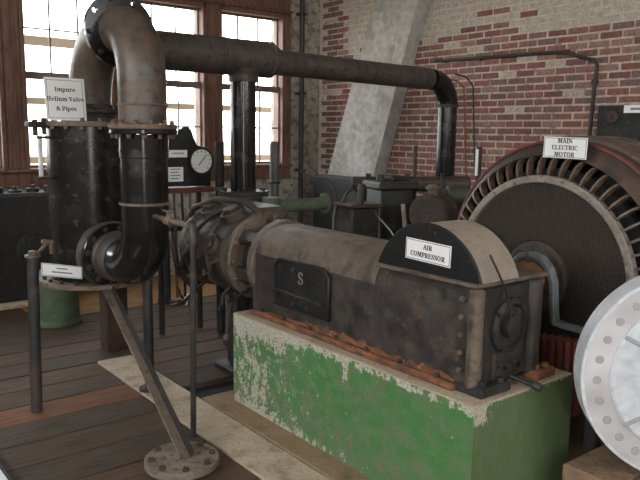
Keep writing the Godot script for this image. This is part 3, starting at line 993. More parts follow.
	# pipes lying over the cylinder
	for q in [[[Vector3(2.36, 1.02, -4.62), Vector3(2.38, 1.16, -4.5), Vector3(2.45, 1.235, -4.3), Vector3(2.5, 1.24, -4.0), Vector3(2.55, 1.16, -3.85)], 0.02], [[Vector3(2.30, 0.80, -4.5), Vector3(2.27, 0.98, -4.35), Vector3(2.36, 1.14, -4.2), Vector3(2.52, 1.21, -4.18)], 0.016], [[Vector3(2.32, 0.95, -4.75), Vector3(2.26, 0.9, -4.6), Vector3(2.25, 0.7, -4.5), Vector3(2.3, 0.6, -4.3)], 0.022]]:
		st = mb()
		tube(st, q[0], q[1], 10)
		part(o, "cylinder_pipe", st, M.rust_dark if q[1] > 0.018 else M.iron_dark)
	# cast pedestal carrying the overhanging cylinder
	st = mb()
	bx(st, Vector3(2.44, 0.0, -4.33), Vector3(2.70, 0.05, -4.07), 0.01)
	bx(st, Vector3(2.50, 0.05, -4.26), Vector3(2.64, 0.64, -4.14), 0.02)
	part(o, "pedestal", st, M.iron_dark)

func arcpts(hp: Array, x: float) -> Array:
	var r := []
	for p in hp: r.append(Vector3(x, p.y, p.x))
	return r

# ---------------------------------------------------------------- motor
func motor() -> void:
	var C := Vector3(0, 0.93, -2.25)
	var o := thing("electric_motor", "huge round electric motor with wire screen and ribbed vent rim", "motor", Vector3(3.7, 0, -2.25))
	var ax := func(x: float) -> Transform3D:
		return Transform3D(Basis(Vector3(0, 1, 0), Vector3(1, 0, 0), Vector3(0, 0, -1)), Vector3(x, C.y, C.z))
	var st := mb()
	lathe(st, ax.call(3.46), [Vector2(0.665, -0.02), Vector2(0.668, -0.085), Vector2(0.675, -0.092), Vector2(0.69, -0.078), Vector2(0.72, -0.03), Vector2(0.74, 0.0), Vector2(0.75, 0.012), Vector2(0.75, 0.03), Vector2(0.755, 0.10), Vector2(0.755, 0.16), Vector2(0.735, 0.165), Vector2(0.735, 0.23), Vector2(0.76, 0.235), Vector2(0.76, 0.32), Vector2(0.735, 0.325), Vector2(0.735, 0.40), Vector2(0.755, 0.405), Vector2(0.755, 0.55), Vector2(0.69, 0.62), Vector2(0, 0.62)], 72)
	part(o, "stator_frame", st, M.shell)
	st = mb()
	lathe(st, ax.call(3.458), [Vector2(0.742, 0.0), Vector2(0.746, -0.004), Vector2(0.757, -0.003), Vector2(0.76, 0.012), Vector2(0.758, 0.03), Vector2(0.75, 0.034)], 72)
	part(o, "rim_trim", st, M.red_trim)
	for k in 3:
		st = mb()
		lathe(st, ax.call([3.56, 3.69, 3.86][k]), [Vector2(0.755, 0), Vector2(0.775, 0.0), Vector2(0.78, 0.02), Vector2(0.78, 0.06), Vector2(0.775, 0.07), Vector2(0.755, 0.07)], 72)
		part(o, "frame_rib", st, M.fin)
	st = mb()
	lathe(st, ax.call(3.30), [Vector2(0.522, 0.03), Vector2(0.522, 0.0), Vector2(0.527, -0.006), Vector2(0.556, -0.006), Vector2(0.563, 0.0), Vector2(0.563, 0.04), Vector2(0.522, 0.04)], 72)
	part(o, "screen_ring", st, M.ring)
	# fins of the end bell
	var fo := []
	var fi := []
	for p in [[0.556, 3.305], [0.60, 3.306], [0.64, 3.322], [0.662, 3.348], [0.668, 3.368], [0.668, 3.40]]:
		fo.append(Vector2(p[1], p[0]))
	for p in [[0.655, 3.40], [0.648, 3.385], [0.635, 3.372], [0.61, 3.36], [0.58, 3.345], [0.556, 3.34]]:
		fi.append(Vector2(p[1], p[0]))
	st = mb()
	prism(st, Transform3D.IDENTITY, fo + fi, 0.012, true)
	var fmesh := st.commit()
	for k in 54:
		var a := TAU * (k + 0.5) / 54.0
		var rd := Vector3(0, cos(a), sin(a))
		meshpart(o, "fin", fmesh, M.fin, Transform3D(Basis(Vector3(1, 0, 0), rd, Vector3(1, 0, 0).cross(rd)), Vector3(-3.7, C.y, 0)))
	# windings behind the screen
	st = mb()
	lathe(st, ax.call(3.40), [Vector2(0, 0), Vector2(0.20, 0), Vector2(0.22, -0.03), Vector2(0.30, -0.03), Vector2(0.32, 0.0), Vector2(0.60, 0.0), Vector2(0.60, 0.06)], 48)
	part(o, "rotor", st, M.recess_dark)
	for k in 40:
		var a := TAU * k / 40.0
		st = mb()
		var c0 := Vector3(3.375, C.y + cos(a) * 0.43, C.z + sin(a) * 0.43)
		box(st, Transform3D(Basis(Vector3(1, 0, 0), Vector3(0, cos(a), sin(a)), Vector3(0, -sin(a), cos(a))), c0), Vector3(0.05, 0.16, 0.036), 0.008)
		part(o, "winding", st, M.recess_dark)
	# woven wire screen
	st = mb()
	var s := -0.52
	while s <= 0.521:
		var hl := sqrt(maxf(0.0, 0.525 * 0.525 - s * s))
		if hl > 0.02:
			bx(st, Vector3(3.3165, C.y - hl, C.z + s - 0.0017), Vector3(3.3195, C.y + hl, C.z + s + 0.0017))
			bx(st, Vector3(3.3195, C.y + s - 0.0017, C.z - hl), Vector3(3.3225, C.y + s + 0.0017, C.z + hl))
		s += 0.0125
	part(o, "wire_screen", st, M.wire)
	# hub, shaft, coupling
	st = mb()
	lathe(st, ax.call(3.31), [Vector2(0.0, -0.03), Vector2(0.18, -0.03), Vector2(0.2, -0.02), Vector2(0.2, 0.0), Vector2(0.0, 0.0)], 40)
	part(o, "hub", st, M.rust_dark)
	st = mb()
	rod(st, Vector3(2.83, C.y, C.z), Vector3(3.29, C.y, C.z), 0.06, 24, 0.004)
	part(o, "shaft", st, M.iron)
	st = mb()
	lathe(st, ax.call(3.06), [Vector2(0, 0), Vector2(0.10, 0), Vector2(0.11, 0.01), Vector2(0.11, 0.09), Vector2(0.09, 0.10), Vector2(0.085, 0.2), Vector2(0.06, 0.2)], 36)
	part(o, "coupling", st, M.rust)
	# feet and bed
	for z in [-2.72, -1.98]:
		st = mb()
		bx(st, Vector3(3.40, 0.004, z), Vector3(4.05, 0.30, z + 0.2), 0.015)
		part(o, "motor_foot", st, M.grey_blue)
	# lower red coil guard under the screen
	for k in 6:
		st = mb()
		var p := P(541 + k * 8, 345, 0, 3.12)
		bx(st, Vector3(p.x - 0.05, 0.30, p.z - 0.02), Vector3(p.x + 0.05, p.y + 0.06 - 0.008 * k, p.z + 0.012), 0.012)
		part(o, "coil_guard_bar", st, M.red_trim)
	st = mb()
	bx(st, Vector3(3.05, 0.004, -2.50), Vector3(3.25, 0.31, -1.95), 0.015)
	part(o, "coil_guard_base", st, M.iron_dark)
	# grey guard rail bent round the coupling
	var g := thing("coupling_guard", "grey painted strap bent over the rusty shaft coupling", "guard", Vector3(3.0, 0, -2.2))
	st = mb()
	var gp := []
	for q in [[512, 272], [515, 261], [523, 255], [533, 254], [543, 259], [550, 269], [554, 283], [554, 302], [555, 322], [566, 326], [582, 330], [600, 335]]:
		gp.append(P(q[0], q[1], 0, 3.02))
	for i in gp.size() - 1:
		var d: Vector3 = (gp[i + 1] - gp[i])
		var t := d.normalized()
		var nx := Vector3(1, 0, 0)
		box(st, Transform3D(Basis(nx, t, nx.cross(t)), (gp[i] + gp[i + 1]) * 0.5), Vector3(0.05, d.length() + 0.008, 0.028), 0.005)
	part(g, "strap", st, M.strap_grey)
	st = mb()
	var gl: Vector3 = gp[11]
	bx(st, Vector3(2.99, 0.004, gl.z - 0.03), Vector3(3.05, gl.y + 0.01, gl.z + 0.03), 0.006)
	part(g, "strap_leg", st, M.iron_dark)  # dark material: shade of the gap beside the block put into colour

# ---------------------------------------------------------------- valve tank with its pipe loop
func ringbolts(st: SurfaceTool, o: Vector3, up: Vector3, r: float, n: int, br: float, bh: float, ph := 0.0) -> void:
	var xf := frame(o, up)
	for k in n:
		var a := TAU * k / n + ph
		hexbolt(st, xf * Vector3(cos(a) * r, 0, sin(a) * r), up, br, bh)

func bolts(parent: Node3D, o: Vector3, up: Vector3, r: float, n: int, br: float, bh: float, ph: float, m: Material) -> void:
	var st := mb()
	hexbolt(st, Vector3.ZERO, Vector3.UP, br, bh)
	var ms := st.commit()
	var off := Vector3.ZERO
	var q: Node = parent
	while q != self:
		off += q.position
		q = q.get_parent()
	var xf := frame(o, up)
	for k in n:
		var a := TAU * k / n + ph
		meshpart(parent, "bolt", ms, m, Transform3D(xf.basis, xf * Vector3(cos(a) * r, 0, sin(a) * r) - off))

func disc(st: SurfaceTool, o: Vector3, up: Vector3, r: float, h: float, ri := 0.0, seg := 40) -> void:
	var c := minf(0.005, h * 0.3)
	lathe(st, frame(o, up), [Vector2(ri, 0), Vector2(r - c, 0), Vector2(r, c), Vector2(r, h - c), Vector2(r - c, h), Vector2(ri, h), Vector2(ri, 0)], seg)

func valve_tank() -> void:
	var X := 1.80
	var zf := P(143, 127, 0, X).z
	var zt := P(91, 122, 0, X).z
	var ya := 2.32
	var R := 0.42
	var RF := 0.29
	var r := 0.144
	var o := thing("valve_tank", "black upright valve tank with looping rusty pipe and bolted flanges", "tank", Vector3(X, 0, zt))
	var st := mb()
	lathe(st, frame(Vector3(X, 0.67, zt), Vector3.UP), [Vector2(0.305, 0), Vector2(0.305, 1.06)], 56)
	part(o, "shell", st, M.black)
	st = mb()
	disc(st, Vector3(X, 1.725, zt), Vector3.UP, 0.335, 0.035, 0.0, 56)
	var tf := part(o, "top_flange", st, M.flange_rust)
	st = mb()
	ringbolts(st, Vector3(X, 1.76, zt), Vector3.UP, 0.315, 18, 0.013, 0.022)
	ringbolts(st, Vector3(X, 1.725, zt), Vector3.DOWN, 0.32, 18, 0.012, 0.018)
	part(tf, "bolts", st, M.flange_rust)
	st = mb()
	var lg := P(38, 124, 2, zt + 0.02)
	bx(st, Vector3(lg.x - 0.075, 1.715, zt - 0.03), Vector3(X - 0.29, 1.755, zt + 0.07), 0.008)
	rod(st, Vector3(lg.x - 0.02, 1.66, zt + 0.02), Vector3(lg.x - 0.02, 1.77, zt + 0.02), 0.018, 8, 0.003)
	rod(st, Vector3(lg.x + 0.03, 1.67, zt + 0.04), Vector3(lg.x + 0.03, 1.77, zt + 0.04), 0.014, 8, 0.003)
	part(o, "lug", st, M.iron_dark)
	st = mb()
	disc(st, Vector3(X, 0.635, zt), Vector3.UP, 0.395, 0.035, 0.0, 56)
	var bf := part(o, "bottom_flange", st, M.flange_rust)
	st = mb()
	ringbolts(st, Vector3(X, 0.67, zt), Vector3.UP, 0.355, 20, 0.014, 0.02, 0.1)
	part(bf, "bolts", st, M.iron_dark)
	# neck and back elbow
	st = mb()
	lathe(st, frame(Vector3(X, 1.76, zt), Vector3.UP), [Vector2(0.2, 0), Vector2(0.2, 0.03), Vector2(0.175, 0.035), Vector2(0.175, 0.055), Vector2(0.2, 0.06), Vector2(0.2, 0.085), Vector2(0.16, 0.09), Vector2(0.15, 0.12)], 44)
	ringbolts(st, Vector3(X, 1.845, zt), Vector3.UP, 0.18, 10, 0.012, 0.016)
	part(o, "neck_flange", st, M.iron_dark)
	st = mb()
	var c1 := Vector3(X, ya - R, zt + R)
	tube(st, [Vector3(X, 1.85, zt)] + arc(c1, Vector3(0, 0, -1), Vector3.UP, R, 0, PI / 2, 14) + [Vector3(X, ya, zf - RF - 0.02)], r, 36)
	part(o, "back_elbow", st, M.rusty_pipe)
	# big disc flange between the elbows, with open bolt holes
	var zm := zf - RF - 0.04
	st = mb()
	var fr := frame(Vector3(X, ya, zm), Vector3(0, 0, 1))
	var hr := 0.017
	var hrad := 0.195
	var nb := 9
	for k in nb:
		# flange ring cut into sectors, each with a hole in the middle
		var a0 := TAU * (k - 0.5) / nb + deg_to_rad(66.0)
		var a1 := TAU * (k + 0.5) / nb + deg_to_rad(66.0)
		var am := (a0 + a1) * 0.5
		var outer := []
		for i in 9: outer.append(Vector2(cos(lerpf(a0, a1, i / 8.0)), sin(lerpf(a0, a1, i / 8.0))) * 0.225)
		var inner := []
		for i in 9: inner.append(Vector2(cos(lerpf(a1, a0, i / 8.0)), sin(lerpf(a1, a0, i / 8.0))) * 0.13)
		var hc := Vector2(cos(am), sin(am)) * hrad
		var hole := []
		for i in 13:
			var b := am + PI - TAU * i / 12.0
			hole.append(hc + Vector2(cos(b), sin(b)) * hr)
		# slit from the inner rim to the hole keeps the outline simple
		var ring := outer + inner.slice(0, 5) + hole + inner.slice(4, 9)
		for i in range(ring.size() - 1, 0, -1):
			if ring[i].distance_to(ring[i - 1]) < 0.0002: ring[i] += (ring[i - 1]).orthogonal().normalized() * 0.0005
		prism(st, Transform3D(Basis(Vector3(1, 0, 0), Vector3(0, 1, 0), Vector3(0, 0, 1)), Vector3(X, ya, zm + 0.018)), ring, 0.036)
	var df := part(o, "disc_flange", st, M.pipe_black)
	for k in nb:
		if k == 0 or k == 2: continue
		var a := TAU * k / nb + deg_to_rad(66.0)
		st = mb()
		var bc := Vector3(X + cos(a) * hrad, ya + sin(a) * hrad, zm - 0.012)
		rod(st, bc, bc + Vector3(0, 0, 0.075), 0.0165, 8, 0.003)
		part(df, "stud", st, M.iron_dark)
	# front elbow, rusty upper pipe
	st = mb()
	var c2 := Vector3(X, ya - RF, zf - RF)
	tube(st, [Vector3(X, ya, zm + 0.02)] + arc(c2, Vector3(0, 0, 1), Vector3.UP, RF, PI / 2, 0, 16) + [Vector3(X, 1.745, zf)], r, 40)
	part(o, "front_elbow", st, M.rusty_pipe)
	st = mb()
	lathe(st, frame(Vector3(X, 1.85, zf), Vector3.UP), [Vector2(r, 0), Vector2(r + 0.008, 0.002), Vector2(r + 0.008, 0.012), Vector2(r, 0.014)], 40)
	part(o, "weld_seam", st, M.flange_rust)
	for k in 2:
		st = mb()
		disc(st, Vector3(X, 1.712 - 0.030 * k, zf), Vector3.UP, 0.205, 0.03, 0.12, 48)
		var pf := part(o, "pipe_flange", st, M.flange_rust if k == 0 else M.pipe_black)
		if k == 0: bolts(pf, Vector3(X, 1.742, zf), Vector3.UP, 0.178, 12, 0.013, 0.024, 0.15, M.flange_rust)
		else: bolts(pf, Vector3(X, 1.682, zf), Vector3.DOWN, 0.178, 12, 0.013, 0.026, 0.15, M.flange_rust)
	# down pipe and lower elbow back to the tank
	var yl := 0.86
	var R2 := 0.25
	st = mb()
	lathe(st, frame(Vector3(X, yl + R2, zf), Vector3.UP), [Vector2(r, 0), Vector2(r, 0.43), Vector2(r + 0.006, 0.435), Vector2(r + 0.006, 1.68 - yl - R2)], 44)
	part(o, "down_pipe", st, M.pipe_black)
	for yy in [1.575, 1.255]:
		st = mb()
		lathe(st, frame(Vector3(X, yy, zf), Vector3.UP), [Vector2(r, 0), Vector2(r + 0.01, 0.002), Vector2(r + 0.01, 0.014), Vector2(r, 0.016)], 44)
		part(o, "band", st, M.flange_rust if yy < 1.4 else M.pipe_black)
	st = mb()
	tube(st, [Vector3(X, yl + R2 + 0.02, zf)] + arc(Vector3(X, yl + R2, zf - R2), Vector3(0, 0, 1), Vector3.DOWN, R2, 0, PI / 2, 14) + [Vector3(X, yl, zt + 0.37)], r, 40)
	part(o, "lower_elbow", st, M.pipe_black)
	st = mb()
	lathe(st, frame(Vector3(X, yl, zt + 0.26), Vector3(0, 0, 1)), [Vector2(0.232, 0), Vector2(0.232, 0.075), Vector2(0.225, 0.085), Vector2(0.20, 0.085)], 48)
	part(o, "nozzle_plate", st, M.cyl_brown)
	st = mb()
	disc(st, Vector3(X, yl, zt + 0.34), Vector3(0, 0, 1), 0.222, 0.03, 0.10, 48)
	var lf := part(o, "lower_flange", st, M.pipe_black)
	st = mb()
	lathe(st, frame(Vector3(X, yl, zt + 0.37), Vector3(0, 0, 1)), [Vector2(0.172, 0), Vector2(0.172, 0.03), Vector2(0.16, 0.045), Vector2(0.156, 0.16), Vector2(0.146, 0.17)], 44)
	part(lf, "neck_collar", st, M.cyl_brown)
	bolts(lf, Vector3(X, yl, zt + 0.37), Vector3(0, 0, 1), 0.192, 12, 0.016, 0.02, 0.2, M.iron)
	# level glass on the left of the tank
	st = mb()
	var lgp := P(39.5, 134, 2, zt + 0.05)
	rod(st, Vector3(lgp.x, 1.39, zt + 0.05), Vector3(lgp.x, 1.64, zt + 0.05), 0.016, 12, 0.004)
	var gl := part(o, "level_glass", st, M.enamel_ring)
	st = mb()
	for yy in [1.64, 1.37]:
		rod(st, Vector3(lgp.x, yy, zt + 0.05), Vector3(lgp.x, yy + 0.02, zt + 0.05), 0.02, 10, 0.003)
		rod(st, Vector3(lgp.x, yy + 0.01, zt + 0.05), Vector3(X - 0.29, yy + 0.01, zt + 0.05), 0.009, 8)
	part(gl, "fittings", st, M.iron_dark)
	# wooden block under the back rim of the tank
	var wb := thing("tank_support", "dark brown timber block under the tank rim", "block", Vector3(2.03, 0, zt - 0.28))
	st = mb()
	bx(st, Vector3(1.945, 0.0, zt - 0.36), Vector3(2.115, 0.634, zt - 0.20), 0.008)
	part(wb, "timber", st, M.timber_dark)
	# front post holding the lower elbow
	var p1 := thing("pipe_stand", "dark pipe stand under the lower black elbow", "post", Vector3(1.87, 0, zf - 0.12))
	st = mb()
	rod(st, Vector3(1.87, 0.02, zf - 0.15), Vector3(1.87, 0.755, zf - 0.15), 0.032, 18, 0.004)
	part(p1, "stand_tube", st, M.iron_dark)
	st = mb()
	rod(st, Vector3(1.87, 0.0, zf - 0.15), Vector3(1.87, 0.02, zf - 0.15), 0.07, 18, 0.004)
	part(p1, "foot_plate", st, M.iron_dark)
	# left post with cap and lever
	var p2 := thing("capped_post", "slim iron post with hexagonal cap and rusty red foot", "post", Vector3(1.175, 0, -4.26))
	var b0 := Vector3(1.165, 0, -4.26)
	var b1 := Vector3(1.185, 0.95, -4.26)
	st = mb()
	rod(st, b0, b0.lerp(b1, 0.3), 0.034, 18, 0.003)
	var sh := part(p2, "post_foot", st, M.rust_dark)
	sh.set_meta("label", "rusty red lower tube")
	st = mb()
	rod(st, b0.lerp(b1, 0.3), b1, 0.033, 18, 0.003)
	part(p2, "post_tube", st, M.iron_dark)
	st = mb()
	rod(st, b1, b1 + Vector3(0, 0.018, 0), 0.045, 18, 0.003)
	rod(st, b1 + Vector3(0, 0.018, 0), b1 + Vector3(0, 0.04, 0), 0.026, 6, 0.003)
	part(p2, "post_cap", st, M.brown_iron)
	st = mb()
	var l0 := P(36, 256, 2, -4.26)
	var l1 := P(47, 243, 2, -4.32)
	tube(st, [l0, l0.lerp(l1, 0.5), l1], 0.011, 8)
	rod(st, l1 + Vector3(-0.03, 0.012, 0), l1 + Vector3(0.035, 0.0, 0), 0.014, 10, 0.003)
	rod(st, l1 + Vector3(0.02, 0, 0), l1 + Vector3(0.025, -0.07, 0.0), 0.012, 10, 0.003)
	part(p2, "lever", st, M.flange_rust)
	# leaning angle iron down to the round plate
	var fc := P(182, 457, 1, 0.05)
	var d := thing("floor_plate", "round rusty blind flange with eight studs lying on the boards", "flange", Vector3(fc.x, 0, fc.z))
	st = mb()
	disc(st, Vector3(fc.x, 0.012, fc.z), Vector3.UP, 0.19, 0.04, 0.0, 48)
	part(d, "plate", st, M.dusty)
	st = mb()
	disc(st, Vector3(fc.x, 0.0, fc.z), Vector3.UP, 0.165, 0.012, 0.0, 40)
	part(d, "lower_face", st, M.iron_dark)
	bolts(d, Vector3(fc.x, 0.052, fc.z), Vector3.UP, 0.155, 8, 0.016, 0.016, 0.35, M.rust_dark)
	var br := thing("brace_bar", "long angle iron brace leaning from tank rim to round floor plate", "brace", Vector3(fc.x, 0.05, fc.z))
	var top := P(106, 288, 2, zt + 0.36)
	var bot := Vector3(fc.x + 0.005, 0.056, fc.z + 0.03)
	var ad := (top - bot).normalized()
	var side := ad.cross(Vector3(0, 0, 1)).normalized()
	var fw := side.cross(ad)
	st = mb()
	var ln := top.distance_to(bot)
	box(st, Transform3D(Basis(side, ad, fw), (top + bot) * 0.5), Vector3(0.066, ln, 0.008), 0.002)
	part(br, "wide_leg", st, M.dusty)
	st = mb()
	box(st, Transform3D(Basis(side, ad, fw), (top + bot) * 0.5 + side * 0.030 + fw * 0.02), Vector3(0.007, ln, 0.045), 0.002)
	part(br, "deep_leg", st, M.iron_dark)  # darker than the wide leg: shaded inner face put into the colour
	# thin branch pipe from the down pipe to the floor
	var bp := thing("branch_pipe", "thin dark pipe dropping from the black down pipe to the floor", "pipe", Vector3(1.765, 0, -3.37))
	var by := P(195, 227, 2, -3.37).y
	st = mb()
	tube(st, [Vector3(1.758, 0.0, -3.365), Vector3(1.775, by - 0.06, -3.37)], 0.0165, 12)
	part(bp, "drop", st, M.iron_dark)
	st = mb()
	tube(st, [Vector3(1.776, by - 0.09, -3.37), Vector3(1.776, by, -3.37), Vector3(1.776, by + 0.015, -3.40)], 0.023, 12)
	part(bp, "elbow", st, M.iron)
	st = mb()
	tube(st, [Vector3(1.776, by, -3.385), Vector3(1.80, by + 0.005, zf + 0.10)], 0.015, 12)
	var sp := part(bp, "spur", st, M.brown_iron)
	st = mb()
	rod(st, Vector3(1.788, by, -3.66), Vector3(1.788, by, -3.72), 0.028, 10, 0.004)
	rod(st, Vector3(1.788, by, -3.69), Vector3(1.788, by + 0.05, -3.69), 0.012, 8, 0.002)
	bar(st, Vector3(1.788, by + 0.05, -3.63), Vector3(1.788, by + 0.055, -3.76), 0.02, 0.008)
	part(sp, "stop_cock", st, M.flange_rust)

# ---------------------------------------------------------------- overhead pipe
func overhead_pipe() -> void:
	var z := -4.75
	var o := thing("overhead_pipe", "long black overhead pipe running from the valve to a brick wall elbow", "pipe", Vector3(3.0, 2.27, z))
	var y := 2.272
	var xe := P(447, 120, 2, z).x
	var xt := P(243, 57, 2, z).x
	var x1 := P(276, 60, 2, z).x
	var st := mb()
	tube(st, [Vector3(1.92, y, z), Vector3(2.3, y, z), Vector3(2.8, y, z), Vector3(x1 - 0.12, y, z), Vector3(x1 - 0.06, y, z), Vector3(x1, y, z)], [0.136, 0.136, 0.138, 0.14, 0.13, 0.105], 32)
	part(o, "wide_run", st, M.pipe_lag)
	for xx in [xt - 0.2, xt + 0.22]:
		st = mb()
		lathe(st, frame(Vector3(xx, y, z), Vector3(1, 0, 0)), [Vector2(0.136, 0), Vector2(0.1425, 0.003), Vector2(0.1425, 0.025), Vector2(0.136, 0.028)], 32)
		part(o, "lagging_band", st, M.pipe_lag)
	st = mb()
	var y2 := y - 0.012
	tube(st, [Vector3(x1 - 0.02, y2, z)] + [Vector3(xe - 0.28, y2 - 0.03, z)], 0.1, 28)
	part(o, "narrow_run", st, M.pipe_lag)
	st = mb()
	tube(st, arc(Vector3(xe - 0.24, y2 - 0.27, z), Vector3(1, 0, 0), Vector3.UP, 0.24, PI / 2, 0, 12), 0.1, 28)
	part(o, "end_elbow", st, M.pipe_black)
	st = mb()
	rod(st, Vector3(xe, 0.85, z), Vector3(xe, y2 - 0.26, z), 0.096, 26, 0.003)
	part(o, "end_drop", st, M.pipe_black)
	st = mb()
	disc(st, Vector3(xe, 0.82, z), Vector3.UP, 0.15, 0.035)
	part(o, "end_flange", st, M.flange_rust)
	st = mb()
	disc(st, Vector3(xe, y2 - 0.29, z), Vector3.UP, 0.106, 0.03)
	part(o, "end_collar", st, M.iron_dark)
	st = mb()
	rod(st, Vector3(xt, 1.185, z), Vector3(xt, y - 0.1, z), 0.1, 28, 0.003)
	part(o, "tee_drop", st, M.pipe_black)
	st = mb()
	lathe(st, frame(Vector3(xt, y - 0.185, z), Vector3.UP), [Vector2(0.1, 0), Vector2(0.112, 0.003), Vector2(0.115, 0.05), Vector2(0.135, 0.1)], 28)
	part(o, "tee_saddle", st, M.pipe_lag)
	st = mb()
	disc(st, Vector3(xt, 1.215, z), Vector3.UP, 0.2, 0.03)
	disc(st, Vector3(xt, 1.185, z), Vector3.UP, 0.2, 0.03)
	ringbolts(st, Vector3(xt, 1.245, z), Vector3.UP, 0.165, 8, 0.013, 0.02)
	part(o, "tee_flange", st, M.iron_dark)
	# stool under the tee
	var s := thing("pipe_stool", "brown cast stool standing under the vertical tee pipe", "stool", Vector3(xt, 0, z))
	st = mb()
	lathe(st, frame(Vector3(xt, 0.0, z), Vector3.UP), [Vector2(0, 0), Vector2(0.17, 0), Vector2(0.17, 0.04), Vector2(0.13, 0.08), Vector2(0.11, 0.60), Vector2(0.14, 1.10), Vector2(0.19, 1.14), Vector2(0.19, 1.184), Vector2(0, 1.184)], 28)
	part(s, "stool_body", st, M.cyl_brown)
	var s2 := thing("pipe_footing", "dull green cast footing under the pipe drop by the brick wall", "footing", Vector3(xe, 0, z))
	st = mb()
	lathe(st, frame(Vector3(xe, 0.0, z), Vector3.UP), [Vector2(0, 0), Vector2(0.16, 0), Vector2(0.16, 0.06), Vector2(0.13, 0.12), Vector2(0.12, 0.60), Vector2(0.14, 0.80), Vector2(0.14, 0.82), Vector2(0, 0.82)], 28)
	part(s2, "footing_body", st, M.green_dull)
	# two thin lines hanging from the elbow
	var k := 0
	for q in [[450, 79, 457, 81, 464, 88, 466, 178], [455, 74, 466, 77, 473, 86, 475, 176]]:
		st = mb()
		tube(st, [P(q[0], q[1], 2, -4.72), P(q[2], q[3], 2, -4.72), P(q[4], q[5], 2, -4.72), P(q[6], q[7], 2, -4.72)], 0.0085, 8)
		var w := thing("thin_line", ["thin rusty tube dropping close beside the black end elbow", "thin black tube dropping beside the small upright sight tube"][k], "tube", P(q[6], q[7], 2, -4.72))
		part(w, "tubing", st, M.iron_dark if k == 1 else M.rust)
		k += 1

# ---------------------------------------------------------------- white round cover on a skid
func white_cover() -> void:
	var n := Vector3(-0.70, 0.0, 0.714).normalized()
	var C: Vector3 = EYE + cam.basis * Vector3(695 - 320.0, 240.0 - 379, -F) / F * 2.9
	var r := 0.458
	var o := thing("round_cover", "round white enamelled end cover with ring of studs on timber skid", "cover", Vector3(C.x, C.y - r, C.z))
	var ax := frame(C, n)
	var st := mb()
	lathe(st, ax, [Vector2(0.0, -0.13), Vector2(r - 0.006, -0.13), Vector2(r, -0.124), Vector2(r, -0.004), Vector2(r - 0.004, 0.0), Vector2(0.40, 0.0)], 80)
	part(o, "rim", st, M.enamel)
	st = mb()
	lathe(st, ax, [Vector2(r - 0.004, 0.0), Vector2(r - 0.01, -0.006), Vector2(r - 0.016, 0.002), Vector2(0.345, 0.002), Vector2(0.34, 0.0)], 80)
	part(o, "stud_ring", st, M.enamel_ring)
	st = mb()
	lathe(st, ax, [Vector2(0.345, -0.01), Vector2(0.34, 0.008), Vector2(0.33, 0.014), Vector2(0.22, 0.014), Vector2(0.21, 0.022), Vector2(0.0, 0.022)], 80)
	part(o, "face", st, M.enamel)
	for k in 27:
		var a := TAU * k / 27.0 + 0.05
		st = mb()
		lathe(st, Transform3D(ax.basis, ax * Vector3(cos(a) * 0.392, 0.002, sin(a) * 0.392)), [Vector2(0.018, 0), Vector2(0.018, 0.002), Vector2(0.014, 0.004), Vector2(0, 0.004)], 14)
		part(o, "stud", st, M.spot_grey)
	for q in [[624, 336, 646, 347], [622, 424, 645, 414]]:
		st = mb()
		var a := hit(q[0], q[1], C, n)
		var b := hit(q[2], q[3], C, n)
		var t := (b - a).normalized()
		box(st, Transform3D(Basis(t, n, t.cross(n)), (a + b) * 0.5 + n * 0.018), Vector3(a.distance_to(b), 0.012, 0.016), 0.003)
		part(o, "bar", st, M.spot_grey)
	st = mb()
	lathe(st, frame(C - n * 0.13, -n), [Vector2(0.30, 0), Vector2(0.30, 0.16), Vector2(0.28, 0.18), Vector2(0, 0.18)], 56)
	part(o, "drum", st, M.iron_dark)
	var s := thing("timber_skid", "rough brown timber skid with green stains under the white cover", "skid", Vector3(3.2, 0, -1.3))
	var yt := C.y - r - 0.002
	var z1 := P(583, 453, 1, yt).z
	var x0 := P(566, 465, 1, yt).x
	for k in 3:
		st = mb()
		bx(st, Vector3(x0 + 0.02 * k, yt - 0.12, z1 + 0.27 * k), Vector3(x0 + 1.3, yt, z1 + 0.27 * k + 0.262), 0.01)
		part(s, "skid_plank", st, M.skid)
	for xx in [x0 + 0.05, x0 + 1.0]:
		st = mb()
		bx(st, Vector3(xx, 0.004, z1 + 0.03), Vector3(xx + 0.15, yt - 0.12, z1 + 0.78), 0.01)
		part(s, "bearer", st, M.skid)

func hit(px: float, py: float, c: Vector3, n: Vector3) -> Vector3:
	var d: Vector3 = cam.basis * Vector3(px - 320.0, 240.0 - py, -F)
	return EYE + d * ((c - EYE).dot(n) / d.dot(n))

